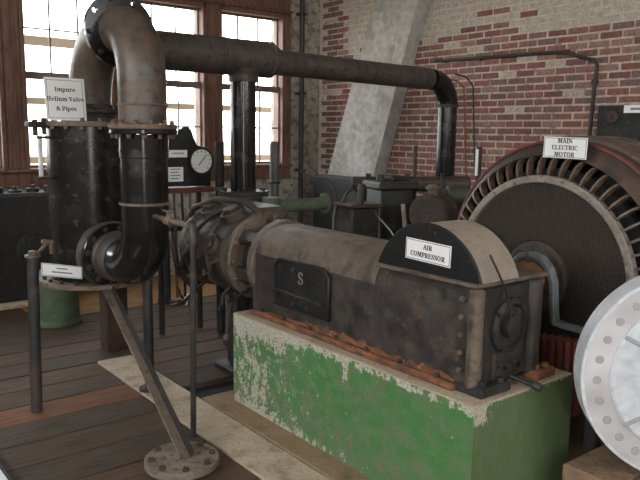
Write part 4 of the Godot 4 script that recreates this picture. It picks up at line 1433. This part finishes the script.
# ---------------------------------------------------------------- brick wall things
func beam_and_wall_things() -> void:
	var xf := 5.69
	var a := P(375, 0, 0, xf)
	var b := P(328, 172, 0, xf)
	var c := P(372, 181, 0, xf)
	var d := P(418, 0, 0, xf)
	var yb: float = (b.y + c.y) * 0.5
	var o := thing("leaning_buttress", "wide whitewashed buttress leaning against the red brick wall", "buttress", Vector3(5.75, yb, (b.z + c.z) * 0.5))
	var kl := (a.z - b.z) / (a.y - b.y)
	var kr := (d.z - c.z) / (d.y - c.y)
	var poly := [Vector2(b.z + kl * (yb - b.y), yb), Vector2(a.z + kl * (4.75 - a.y), 4.75), Vector2(d.z + kr * (4.75 - d.y), 4.75), Vector2(c.z + kr * (yb - c.y), yb)]
	var st := mb()
	prism(st, Transform3D(Basis(Vector3(0, 0, 1), Vector3(0, 1, 0), Vector3(-1, 0, 0)), Vector3((xf + 5.878) * 0.5, 0, 0)), poly, 5.878 - xf)
	part(o, "buttress_body", st, M.beam)
	# dark green pier under it
	var p := thing("green_pier", "dark green painted pier under the leaning white buttress", "pier", Vector3(5.7, 0, poly[0].x))
	st = mb()
	bx(st, Vector3(5.5, 0.004, poly[0].x - 0.05), Vector3(5.878, yb - 0.002, poly[3].x + 0.1), 0.012)
	part(p, "pier_block", st, M.green_dark)
	# switch panel
	var q0 := P(598, 106, 0, 5.82)
	var sp := thing("switchboard", "black slate switchboard with white strip label on brick wall", "switchboard", Vector3(5.85, 1.3, -3.1))
	st = mb()
	bx(st, Vector3(5.82, 1.30, q0.z), Vector3(5.876, q0.y, q0.z + 0.95), 0.006)
	part(sp, "slate", st, M.green_black)
	st = mb()
	var ci := P(613, 117, 0, 5.82)
	rod(st, Vector3(5.822, ci.y, ci.z), Vector3(5.79, ci.y, ci.z), 0.055, 20, 0.008)
	rod(st, Vector3(5.79, ci.y, ci.z), Vector3(5.775, ci.y, ci.z), 0.02, 12, 0.004)
	part(sp, "round_switch", st, M.rust_dark)
	st = mb()
	var l0 := P(624, 113, 0, 5.82)
	bx(st, Vector3(5.812, l0.y, l0.z), Vector3(5.819, l0.y + 0.065, l0.z + 0.40), 0.001)
	var lb := part(sp, "strip_label", st, M.paper)
	st = mb()
	bx(st, Vector3(5.8105, l0.y + 0.024, l0.z + 0.06), Vector3(5.812, l0.y + 0.042, l0.z + 0.32))
	part(lb, "print_line", st, M.ink_pale)
	for k in 4:
		st = mb()
		var kn := P(609 + 9 * k, 143 - (k % 2) * 3, 0, 5.82)
		rod(st, Vector3(5.822, kn.y, kn.z), Vector3(5.80, kn.y, kn.z), 0.018, 10, 0.004)
		part(sp, "terminal", st, M.iron)
	# conduit across the bricks
	var cd := thing("wall_conduit", "thin black conduit bent across the red brick wall", "conduit", P(560, 52, 0, 5.85))
	st = mb()
	tube(st, [P(436, 61, 0, 5.858), P(450, 60, 0, 5.858), P(540, 53, 0, 5.858), P(566, 52, 0, 5.858), P(580, 57, 0, 5.858), P(594, 60, 0, 5.858), P(597, 65, 0, 5.858), P(595, 80, 0, 5.858), P(590, 128, 0, 5.858), P(588, 150, 0, 5.858)], 0.017, 10)
	part(cd, "conduit_tube", st, M.iron_dark)
	for q in [[480, 58], [566, 52], [594, 82]]:
		st = mb()
		var e := P(q[0], q[1], 0, 5.858)
		box(st, Transform3D(Basis.IDENTITY, e + Vector3(0.01, 0, 0)), Vector3(0.05, 0.045, 0.045), 0.006)
		part(cd, "clip", st, M.iron_dark)
	# corner riser pipe on the window wall
	var rp := thing("riser_pipe", "dark vertical riser pipe on pale plaster beside the last window", "pipe", Vector3(5.63, 0.0, -7.48))
	st = mb()
	var rx := P(302, 60, 2, -7.48).x
	rod(st, Vector3(rx, 0.004, -7.48), Vector3(rx, 4.75, -7.48), 0.032, 14, 0.002)
	part(rp, "riser", st, M.iron_dark)
	for yy in [1.2, 2.2, 3.2]:
		st = mb()
		bx(st, Vector3(rx - 0.05, yy, -7.555), Vector3(rx + 0.05, yy + 0.03, -7.44), 0.004)
		part(rp, "pipe_clamp", st, M.iron_dark)

# ---------------------------------------------------------------- machines behind the compressor
func D(px: float, py: float, depth: float) -> Vector3:
	return EYE + cam.basis * Vector3(px - 320.0, 240.0 - py, -F) / F * depth

func back_machines() -> void:
	var st: SurfaceTool
	# green pipe stub
	var gz := -4.45
	var g0 := P(271, 207, 2, gz)
	var g1 := P(326, 203, 2, gz)
	var g := thing("green_pipe", "short pale green pipe with flange behind the compressor barrel", "pipe", Vector3(g0.x, 0, gz))
	st = mb()
	rod(st, Vector3(g0.x, g0.y, gz), Vector3(g1.x, g0.y, gz), 0.052, 20, 0.004)
	part(g, "pipe_run", st, M.green_pale)
	st = mb()
	rod(st, Vector3(g0.x, 0.05, gz), Vector3(g0.x, g0.y + 0.055, gz), 0.058, 20, 0.006)
	rod(st, Vector3(g0.x, g0.y - 0.02, gz), Vector3(g0.x, g0.y + 0.075, gz), 0.068, 20, 0.006)
	part(g, "pipe_upright", st, M.green_pale)
	st = mb()
	disc(st, Vector3(g1.x - 0.02, g0.y, gz), Vector3(1, 0, 0), 0.085, 0.04)
	part(g, "pipe_end_flange", st, M.green_dull)
	st = mb()
	disc(st, Vector3(g0.x, 0.004, gz), Vector3.UP, 0.11, 0.046)
	part(g, "pipe_foot", st, M.green_dull)
	# capped grey tube and dark tube in front of the windows
	var cp := P(274.5, 141, 2, -5.2)
	var c := thing("grey_tube", "light grey upright tube with rounded cap before the window", "tube", Vector3(cp.x, 0, -5.2))
	st = mb()
	lathe(st, frame(Vector3(cp.x, 0.004, -5.2), Vector3.UP), [Vector2(0.0, 0), Vector2(0.042, 0), Vector2(0.042, cp.y - 0.03), Vector2(0.034, cp.y - 0.01), Vector2(0.0, cp.y - 0.004)], 18)
	part(c, "tube_body", st, M.grey_blue)
	st = mb()
	disc(st, Vector3(cp.x, 1.25, -5.2), Vector3.UP, 0.055, 0.02)
	part(c, "tube_collar", st, M.iron_dark)
	var dp := P(219.5, 141, 2, -5.1)
	c = thing("dark_tube", "dark upright tube between the dial gauge and tee pipe", "tube", Vector3(dp.x, 0, -5.1))
	st = mb()
	rod(st, Vector3(dp.x, 0.004, -5.1), Vector3(dp.x, dp.y, -5.1), 0.038, 16, 0.006)
	part(c, "tube_body", st, M.iron_dark)
	st = mb()
	disc(st, Vector3(dp.x, 1.22, -5.1), Vector3.UP, 0.06, 0.03)
	part(c, "tube_collar", st, M.brown_iron)
	# gauge board
	var gzb := -5.3
	var gb := thing("gauge_board", "black gauge board with white dial and two white labels", "gauge board", Vector3(2.75, 0, gzb))
	var poly := []
	for q in [[152, 186], [152, 133], [172, 131], [179, 130], [183, 127], [188, 127], [191, 131], [193, 138], [196, 145], [203, 148], [208, 153], [210, 161], [210, 186]]:
		var w := P(q[0], q[1], 2, gzb)
		poly.append(Vector2(w.x, w.y))
	st = mb()
	prism(st, Transform3D(Basis.IDENTITY, Vector3(0, 0, gzb)), poly, 0.03)
	part(gb, "board", st, M.hood_black)
	st = mb()
	var s0 := P(152, 192, 2, gzb)
	var s1 := P(212, 186, 2, gzb)
	bx(st, Vector3(s0.x, s1.y - 0.045, gzb - 0.06), Vector3(s1.x, s1.y, gzb + 0.05), 0.006)
	part(gb, "shelf", st, M.red_trim)
	var gc := P(200.5, 161, 2, gzb + 0.02)
	var gf := Transform3D(Basis(Vector3(1, 0, 0), Vector3(0, 0, 1), Vector3(0, -1, 0)), Vector3(gc.x, gc.y, gzb + 0.015))
	st = mb()
	lathe(st, gf, [Vector2(0.118, 0), Vector2(0.118, 0.03), Vector2(0.112, 0.036), Vector2(0.102, 0.034), Vector2(0.098, 0.024)], 40)
	var dial := part(gb, "dial", st, M.iron_dark)
	st = mb()
	lathe(st, gf, [Vector2(0.1, 0.024), Vector2(0, 0.024)], 40)
	part(dial, "dial_face", st, M.paper)
	st = mb()
	for k in 11:
		var a := PI * (1.25 - 1.5 * k / 10.0)
		var u := Vector3(cos(a), sin(a), 0)
		bar(st, gc + Vector3(0, 0, 0.02) + u * 0.076, gc + Vector3(0, 0, 0.02) + u * 0.09, 0.005, 0.002, 0.0)
	bar(st, gc + Vector3(-0.03, -0.035, 0.022), gc + Vector3(0.05, 0.055, 0.022), 0.006, 0.002, 0.0)
	part(dial, "dial_marks", st, M.ink)
	for q in [[164, 150, 187, 157.5], [164, 167, 183, 182]]:
		st = mb()
		var a := P(q[0], q[3], 2, gzb + 0.016)
		var b := P(q[2], q[1], 2, gzb + 0.016)
		bx(st, Vector3(a.x, a.y, gzb + 0.0155), Vector3(b.x, b.y, gzb + 0.019))
		var lb := part(gb, "label_plate", st, M.paper)
		var nl := 1 if q[3] - q[1] < 10 else 4
		for k in nl:
			st = mb()
			var yy := lerpf(b.y, a.y, (k + 0.8) / (nl + 0.6))
			bx(st, Vector3(lerpf(a.x, b.x, 0.35), yy, gzb + 0.019), Vector3(lerpf(a.x, b.x, 0.85 - 0.1 * (k % 2)), yy + 0.008, gzb + 0.0195))
			part(lb, "print_line", st, M.ink_pale)
	for xx in [2.50, 2.86]:
		st = mb()
		rod(st, Vector3(xx, 0.004, gzb - 0.02), Vector3(xx, s1.y - 0.045, gzb - 0.02), 0.024, 12, 0.003)
		part(gb, "board_leg", st, M.iron_dark)
	for k in 5:
		st = mb()
		var a := P(166 + 8 * k, 194, 2, gzb)
		tube(st, [Vector3(a.x, s1.y - 0.045, gzb), Vector3(a.x, s1.y - 0.16, gzb), Vector3(a.x + 0.02, s1.y - 0.30, gzb - 0.02), Vector3(a.x + 0.03, 0.3, gzb - 0.03)], 0.012, 8)
		part(gb, "gauge_tube", st, M.iron_dark if k % 2 == 0 else M.brown_iron)
	# second compressor: cabinet, low box, round casing, pipes
	var m := thing("switch_cabinet", "tall grey green cabinet with dark lid behind the black hood", "cabinet", Vector3(4.2, 0, -4.3))
	var a0 := D(373, 238, 6.1)
	var a1 := D(405, 188, 6.1)
	st = mb()
	box(st, Transform3D(Basis(Vector3.UP, -0.35), Vector3((a0.x + a1.x) * 0.5, a1.y * 0.5, (a0.z + a1.z) * 0.5)), Vector3(0.30, a1.y, 0.34), 0.015)
	var cb := part(m, "cabinet_body", st, M.grey_green)
	st = mb()
	box(st, Transform3D(Basis(Vector3.UP, -0.35), Vector3((a0.x + a1.x) * 0.5, a1.y + 0.03, (a0.z + a1.z) * 0.5)), Vector3(0.36, 0.06, 0.40), 0.012)
	part(m, "cabinet_lid", st, M.iron_dark)
	st = mb()
	var dx := Transform3D(Basis(Vector3.UP, -0.35), Vector3((a0.x + a1.x) * 0.5, a1.y * 0.5, (a0.z + a1.z) * 0.5))
	box(st, dx * Transform3D(Basis.IDENTITY, Vector3(0, 0.12, 0.175)), Vector3(0.24, a1.y * 0.6, 0.012), 0.004)
	var dr := part(m, "cabinet_door", st, M.grey_green)
	st = mb()
	box(st, dx * Transform3D(Basis.IDENTITY, Vector3(-0.09, 0.16, 0.19)), Vector3(0.02, 0.08, 0.02), 0.005)
	part(dr, "door_handle", st, M.iron)
	st = mb()
	var tw := D(380, 178, 6.05)
	rod(st, Vector3(tw.x, a1.y + 0.05, tw.z), Vector3(tw.x, tw.y + 0.03, tw.z), 0.035, 12, 0.006)
	bx(st, Vector3(tw.x + 0.05, a1.y + 0.05, tw.z - 0.1), Vector3(tw.x + 0.25, tw.y + 0.02, tw.z + 0.1), 0.02)
	part(m, "lid_fittings", st, M.iron_dark)
	m = thing("low_oil_box", "low dark box with rusty top and looped hose behind the barrel", "box", D(358, 236, 5.7) * Vector3(1, 0, 1))
	var b0 := D(358, 206, 5.7)
	st = mb()
	box(st, Transform3D(Basis(Vector3.UP, -0.2), Vector3(b0.x, b0.y * 0.5, b0.z)), Vector3(0.26, b0.y, 0.26), 0.015)
	part(m, "box_body", st, M.iron_dark)
	st = mb()
	box(st, Transform3D(Basis(Vector3.UP, -0.2), Vector3(b0.x, b0.y + 0.012, b0.z)), Vector3(0.30, 0.025, 0.30), 0.006)
	part(m, "box_top", st, M.rust_dark)
	st = mb()
	tube(st, [D(334, 236, 5.75), D(334, 216, 5.75), D(337, 206, 5.75), D(344, 203, 5.75), D(350, 206, 5.75), D(352, 222, 5.75)], 0.012, 8)
	part(m, "hose", st, M.brown_iron)
	st = mb()
	tube(st, [D(342, 204, 5.7), D(346, 194, 5.7), D(352, 189, 5.7), D(357, 192, 5.7), D(357, 203, 5.7)], 0.012, 8)
	rod(st, D(360, 204, 5.65), D(362, 184, 5.65), 0.03, 12, 0.005)
	part(m, "box_pipes", st, M.iron_dark)
	# brown round pump
	m = thing("brown_pump", "brown round pump casing behind the dusty hood top", "pump", D(432, 213, 5.8) * Vector3(1, 0, 1))
	var pc := D(432, 213, 5.8)
	st = mb()
	lathe(st, frame(pc + Vector3(-0.12, 0, 0.06), Vector3(0.9, 0, -0.45)), [Vector2(0, 0), Vector2(0.15, 0.0), Vector2(0.165, 0.015), Vector2(0.165, 0.05), Vector2(0.14, 0.06), Vector2(0.13, 0.3), Vector2(0.16, 0.31), Vector2(0.16, 0.36), Vector2(0, 0.37)], 32)
	part(m, "pump_casing", st, M.rust_dark)
	st = mb()
	bx(st, Vector3(pc.x - 0.15, 0.004, pc.z - 0.14), Vector3(pc.x + 0.15, pc.y - 0.12, pc.z + 0.1), 0.02)
	part(m, "pump_base", st, M.iron_dark)
	st = mb()
	rod(st, pc + Vector3(-0.05, 0.1, 0.05), pc + Vector3(-0.05, 0.24, 0.05), 0.045, 12, 0.006)
	rod(st, pc + Vector3(-0.05, 0.2, 0.05), pc + Vector3(-0.05, 0.225, 0.05), 0.065, 12, 0.004)
	part(m, "pump_valve", st, M.brown_iron)
	m = thing("dull_green_pipe", "dull green horizontal pipe before the brick wall and motor", "pipe", D(450, 198, 6.3) * Vector3(1, 0, 1))
	var h0 := D(432, 197, 6.3)
	var h1 := D(482, 195, 6.3)
	st = mb()
	rod(st, h0, h1, 0.072, 22, 0.006)
	part(m, "green_run", st, M.green_dull)
	st = mb()
	disc(st, h0.lerp(h1, 0.3), h1 - h0, 0.1, 0.04)
	part(m, "green_flange", st, M.green_dull)
	st = mb()
	rod(st, Vector3(h0.x + 0.2, 0.004, h0.z + 0.03), h0.lerp(h1, 0.45) - Vector3(0, 0.03, 0), 0.05, 14, 0.004)
	part(m, "green_leg", st, M.iron_dark)
	# long low manifold between cabinet and brick wall
	m = thing("rusty_manifold", "long dark rusty manifold low before the brick wall", "manifold", D(440, 182, 6.9) * Vector3(1, 0, 1))
	var n0 := D(352, 184, 6.9)
	var n1 := D(470, 184, 6.75)
	st = mb()
	rod(st, n0, n1, 0.075, 18, 0.01)
	part(m, "manifold_run", st, M.rust_dark)
	for t in [0.12, 0.45, 0.75]:
		st = mb()
		disc(st, n0.lerp(n1, t), n1 - n0, 0.105, 0.05)
		part(m, "manifold_flange", st, M.iron_dark)
	for t in [0.05, 0.9]:
		st = mb()
		var e := n0.lerp(n1, t)
		bx(st, Vector3(e.x - 0.06, 0.004, e.z - 0.06), Vector3(e.x + 0.06, e.y - 0.05, e.z + 0.06), 0.008)
		part(m, "manifold_leg", st, M.iron_dark)
	# stove-pipe post and sight tube by the brick wall
	m = thing("rusty_post", "slim dark rusty post before the red bricks beside black drop pipe", "post", D(415.5, 190, 6.95) * Vector3(1, 0, 1))
	var r0 := D(415.5, 146, 6.95)
	st = mb()
	rod(st, Vector3(r0.x, 0.004, r0.z), r0, 0.02, 12, 0.004)
	part(m, "post_shaft", st, M.rust_dark)
	st = mb()
	disc(st, Vector3(r0.x, 1.18, r0.z), Vector3.UP, 0.045, 0.03)
	part(m, "post_collar", st, M.iron_dark)
	m = thing("sight_tube", "small white sight tube in a black frame before the bricks", "gauge", D(478, 175, 6.6) * Vector3(1, 0, 1))
	var t0 := D(478, 147, 6.6)
	var t1 := D(478, 176, 6.6)
	st = mb()
	bx(st, Vector3(t0.x + 0.004, 0.004, t0.z - 0.02), Vector3(t0.x + 0.03, t0.y, t0.z + 0.03), 0.004)
	part(m, "tube_frame", st, M.iron_dark)
	st = mb()
	bx(st, Vector3(t0.x - 0.012, t1.y, t0.z - 0.018), Vector3(t0.x + 0.003, t0.y - 0.02, t0.z + 0.012), 0.004)
	part(m, "glass_strip", st, M.paper)
	# hoses by the pale corner plaster
	m = thing("loop_hose", "thin grey hose looping down in front of the green pier", "hose", D(340, 215, 7.4) * Vector3(1, 0, 1))
	st = mb()
	tube(st, [D(301, 170, 7.6), D(306, 175, 7.6), D(318, 178, 7.55), D(328, 180, 7.5), D(334, 188, 7.45), D(338, 203, 7.4), D(343, 213, 7.35), D(345, 235, 7.3), D(346, 262, 7.3), D(346, 262, 7.3) * Vector3(1, 0, 1) + Vector3(0, 0.018, 0)], 0.014, 8)
	part(m, "hose_line", st, M.iron)
	m = thing("steel_cable", "thin bare cable sagging between oil box and hood", "cable", D(378, 225, 5.6))
	st = mb()
	tube(st, [D(373, 207, 5.75), D(376, 214, 5.6), D(382, 221, 5.3), D(390, 230, 5.0), D(394, 236, 4.7)], 0.006, 6)
	part(m, "cable_line", st, M.ring)
	m = thing("ribbed_hose", "short pale ribbed hose beside the grey green cabinet", "hose", D(403, 226, 5.9) * Vector3(1, 0, 1))
	st = mb()
	var hp := []
	var hr := []
	for k in 53:
		var u := k / 52.0
		hp.append(D(403 + 2.5 * sin(u * 5.0), lerpf(204, 336, u), 5.75))
		hr.append(0.022 if k % 2 == 0 else 0.016)
	hp.append(hp[52] * Vector3(1, 0, 1) + Vector3(0, 0.004, 0))
	hr.append(0.016)
	tube(st, hp, hr, 10)
	part(m, "hose_tube", st, M.ring)

# ---------------------------------------------------------------- things at the left
func left_things() -> void:
	var st: SurfaceTool
	var o := thing("dark_pump_set", "black squat pump set under the window sill with knobbly top", "machine", Vector3(1.7, 0, -7.2))
	st = mb()
	bx(st, Vector3(0.7, 0.06, -7.42), Vector3(2.27, 1.10, -6.95), 0.03)
	part(o, "casing", st, M.soot_iron)
	st = mb()
	bx(st, Vector3(0.65, 0.004, -7.45), Vector3(2.32, 0.06, -6.9), 0.01)
	part(o, "bed_plate", st, M.concrete)
	for k in 9:
		st = mb()
		var x := 0.85 + 0.165 * k
		rod(st, Vector3(x, 1.08, -7.1), Vector3(x, 1.13 + 0.015 * (k % 3), -7.1), 0.06, 14, 0.012)
		rod(st, Vector3(x, 1.12, -7.1), Vector3(x, 1.155 + 0.015 * (k % 3), -7.1), 0.03, 6, 0.004)
		part(o, "top_cap", st, M.soot_iron)
	st = mb()
	tube(st, [Vector3(2.15, 0.9, -6.9), Vector3(2.2, 1.05, -6.88), Vector3(2.2, 1.2, -6.9)], 0.03, 12)
	rod(st, Vector3(2.2, 1.2, -6.9), Vector3(2.2, 1.24, -6.9), 0.055, 12, 0.006)
	part(o, "outlet", st, M.iron_dark)
	for k in 3:
		st = mb()
		disc(st, Vector3(1.05 + 0.45 * k, 0.55, -6.952), Vector3(0, 0, 1), 0.16, 0.03)
		ringbolts(st, Vector3(1.05 + 0.45 * k, 0.55, -6.922), Vector3(0, 0, 1), 0.13, 8, 0.014, 0.014)
		part(o, "side_cover", st, M.soot_iron)
	# green machine foot behind the tank
	var gp := P(65, 327, 1, 0)
	o = thing("green_pedestal", "green painted cast pedestal standing on the boards behind the tank", "pedestal", Vector3(gp.x, 0, gp.z - 0.15))
	st = mb()
	lathe(st, frame(Vector3(gp.x, 0.004, gp.z - 0.17), Vector3.UP), [Vector2(0, 0), Vector2(0.20, 0), Vector2(0.20, 0.02), Vector2(0.185, 0.05), Vector2(0.17, 0.40), Vector2(0.19, 0.43), Vector2(0.19, 0.46), Vector2(0, 0.46)], 32)
	part(o, "pedestal_body", st, M.green_pale)
	st = mb()
	rod(st, Vector3(gp.x, 0.46, gp.z - 0.17), Vector3(gp.x, 0.52, gp.z - 0.17), 0.09, 20, 0.01)
	part(o, "pedestal_head", st, M.iron_dark)
	# white framed panel at the lower left
	var a := P(-18, 438, 1, 0.03)
	var b := P(40, 518, 1, 0.03)
	var t := (b - a).normalized()
	var s := t.cross(Vector3.UP)
	if s.x > 0.0: s = -s
	o = thing("floor_panel", "white panel with black edging lying on the floor boards", "panel", (a + b) * 0.5 * Vector3(1, 0, 1) + s * 0.2)
	var bs := Basis(t, Vector3.UP, t.cross(Vector3.UP))
	st = mb()
	box(st, Transform3D(bs, (a + b) * 0.5 * Vector3(1, 0, 1) + s * 0.23 + Vector3(0, 0.017, 0)), Vector3(a.distance_to(b), 0.026, 0.43), 0.003)
	part(o, "sheet", st, M.paper)
	for e in [0.008, 0.452]:
		st = mb()
		box(st, Transform3D(bs, (a + b) * 0.5 * Vector3(1, 0, 1) + s * e + Vector3(0, 0.018, 0)), Vector3(a.distance_to(b) + 0.03, 0.034, 0.014), 0.003)
		part(o, "edging", st, M.ink)
	# low pipes between tank and compressor
	o = thing("low_pipe", "dark low pipe with elbow standing on boards near the cylinder", "pipe", P(166, 300, 1, 0))
	st = mb()
	var q := P(166, 303, 1, 0)
	tube(st, [q, q + Vector3(0, 0.62, 0), q + Vector3(0.03, 0.72, 0), q + Vector3(0.12, 0.76, -0.02), q + Vector3(0.5, 0.76, -0.05)], 0.045, 16)
	part(o, "pipe_body", st, M.iron_dark)
	st = mb()
	disc(st, q, Vector3.UP, 0.085, 0.025)
	part(o, "pipe_foot", st, M.iron_dark)
	o = thing("drain_hose", "thin dark drain hose curving over boards to a small white tap", "hose", P(185, 308, 1, 0))
	st = mb()
	tube(st, [P(176, 262, 2, -5.35), P(177, 285, 2, -5.35), P(181, 296, 1, 0.03), P(190, 303, 1, 0.02), P(200, 300, 1, 0.02)], 0.012, 8)
	part(o, "hose_line", st, M.iron_dark)
	st = mb()
	var w := P(186, 300, 1, 0.05)
	rod(st, w - Vector3(0, 0.05, 0), w + Vector3(0, 0.05, 0), 0.02, 10, 0.004)
	rod(st, w + Vector3(-0.02, 0.04, 0), w + Vector3(0.04, 0.05, 0), 0.012, 8, 0.003)
	part(o, "tap", st, M.paper)

# ---------------------------------------------------------------- paper signs
func sign_board(called: String, label: String, c: Vector3, xa: Vector3, ya: Vector3, w: float, h: float, rows: Array, size: float, gap := 1.0, bold := true) -> void:
	var o := thing(called, label, "sign", c - ya.normalized() * h * 0.5)
	var za := xa.cross(ya).normalized()
	var b := Basis(xa.normalized(), ya.normalized(), za)
	var st := mb()
	box(st, Transform3D(b, c), Vector3(w, h, 0.004), 0.001)
	part(o, "card", st, M.paper)
	st = mb()
	var i := 0.06 * h
	for s in [-1.0, 1.0]:
		box(st, Transform3D(b, c + b.y * s * (h * 0.5 - i) + za * 0.0022), Vector3(w - 2 * i, 0.003, 0.0008))
		box(st, Transform3D(b, c + b.x * s * (w * 0.5 - i) + za * 0.0022), Vector3(0.003, h - 2 * i, 0.0008))
	part(o, "border", st, M.ink_pale)
	lines(o, "lettering", rows, size, Transform3D(b, c - o.position + za * 0.003), M.ink, bold, gap)

func signs() -> void:
	var zt := -4.66
	var a := P(45.5, 121, 2, zt)
	var b := P(85, 80, 2, zt)
	sign_board("valve_sign", "white card reading Impure Helium Valve and Pipes on tank top", Vector3((a.x + b.x) * 0.5, 1.762 + (b.y - a.y) * 0.5, zt), Vector3(1, 0, -0.06), Vector3(-0.03, 1, -0.04), b.x - a.x, b.y - a.y, ["Impure", "Helium Valve", "& Pipes"], 0.036, 1.35)
	var xs := 2.331
	a = P(405.5, 255.5, 0, xs)
	b = P(451, 249, 0, xs)
	var c := (P(405, 240, 0, xs) + P(452, 265, 0, xs)) * 0.5
	var tilt := Vector3(0, -0.03, 1)
	sign_board("compressor_sign", "white card reading AIR COMPRESSOR on the black hood side", c, tilt, Vector3(0, 1, 0.03), absf(b.z - a.z), 0.098, ["AIR", "COMPRESSOR"], 0.03, 1.0)
	var xm := 3.345
	a = P(543, 158, 0, xm)
	b = P(588, 137, 0, xm)
	sign_board("motor_sign", "white card reading MAIN ELECTRIC MOTOR on the motor rim", (a + b) * 0.5, Vector3(0, -0.02, 1), Vector3(0, 1, 0.02), absf(b.z - a.z), b.y - a.y - 0.005, ["MAIN", "ELECTRIC", "MOTOR"], 0.031, 0.92)
	# small card leaning on the tank's lower rim
	var z2 := -4.56
	a = P(43, 270, 2, z2)
	b = P(82, 272, 2, z2)
	sign_board("rim_card", "small white card leaning on the lower tank rim", P(62, 271, 2, z2), Vector3(0.97, -0.19, 0.1), Vector3(0.16, 0.88, -0.4), absf(b.x - a.x) * 1.04, 0.085, [], 0.02)
	# its two lines of print are too small to read
	var card: Node3D = get_node("rim_card")
	var bc := Basis(Vector3(0.97, -0.19, 0.1).normalized(), Vector3(0.16, 0.88, -0.4).normalized(), Vector3(0.97, -0.19, 0.1).cross(Vector3(0.16, 0.88, -0.4)).normalized())
	for k in 2:
		var st := mb()
		box(st, Transform3D(bc, P(62, 271, 2, z2) + bc.y * (0.014 - 0.026 * k) + bc.z * 0.0026), Vector3(0.07 + 0.06 * k, 0.009, 0.001))
		part(card, "print_line", st, M.ink_pale)
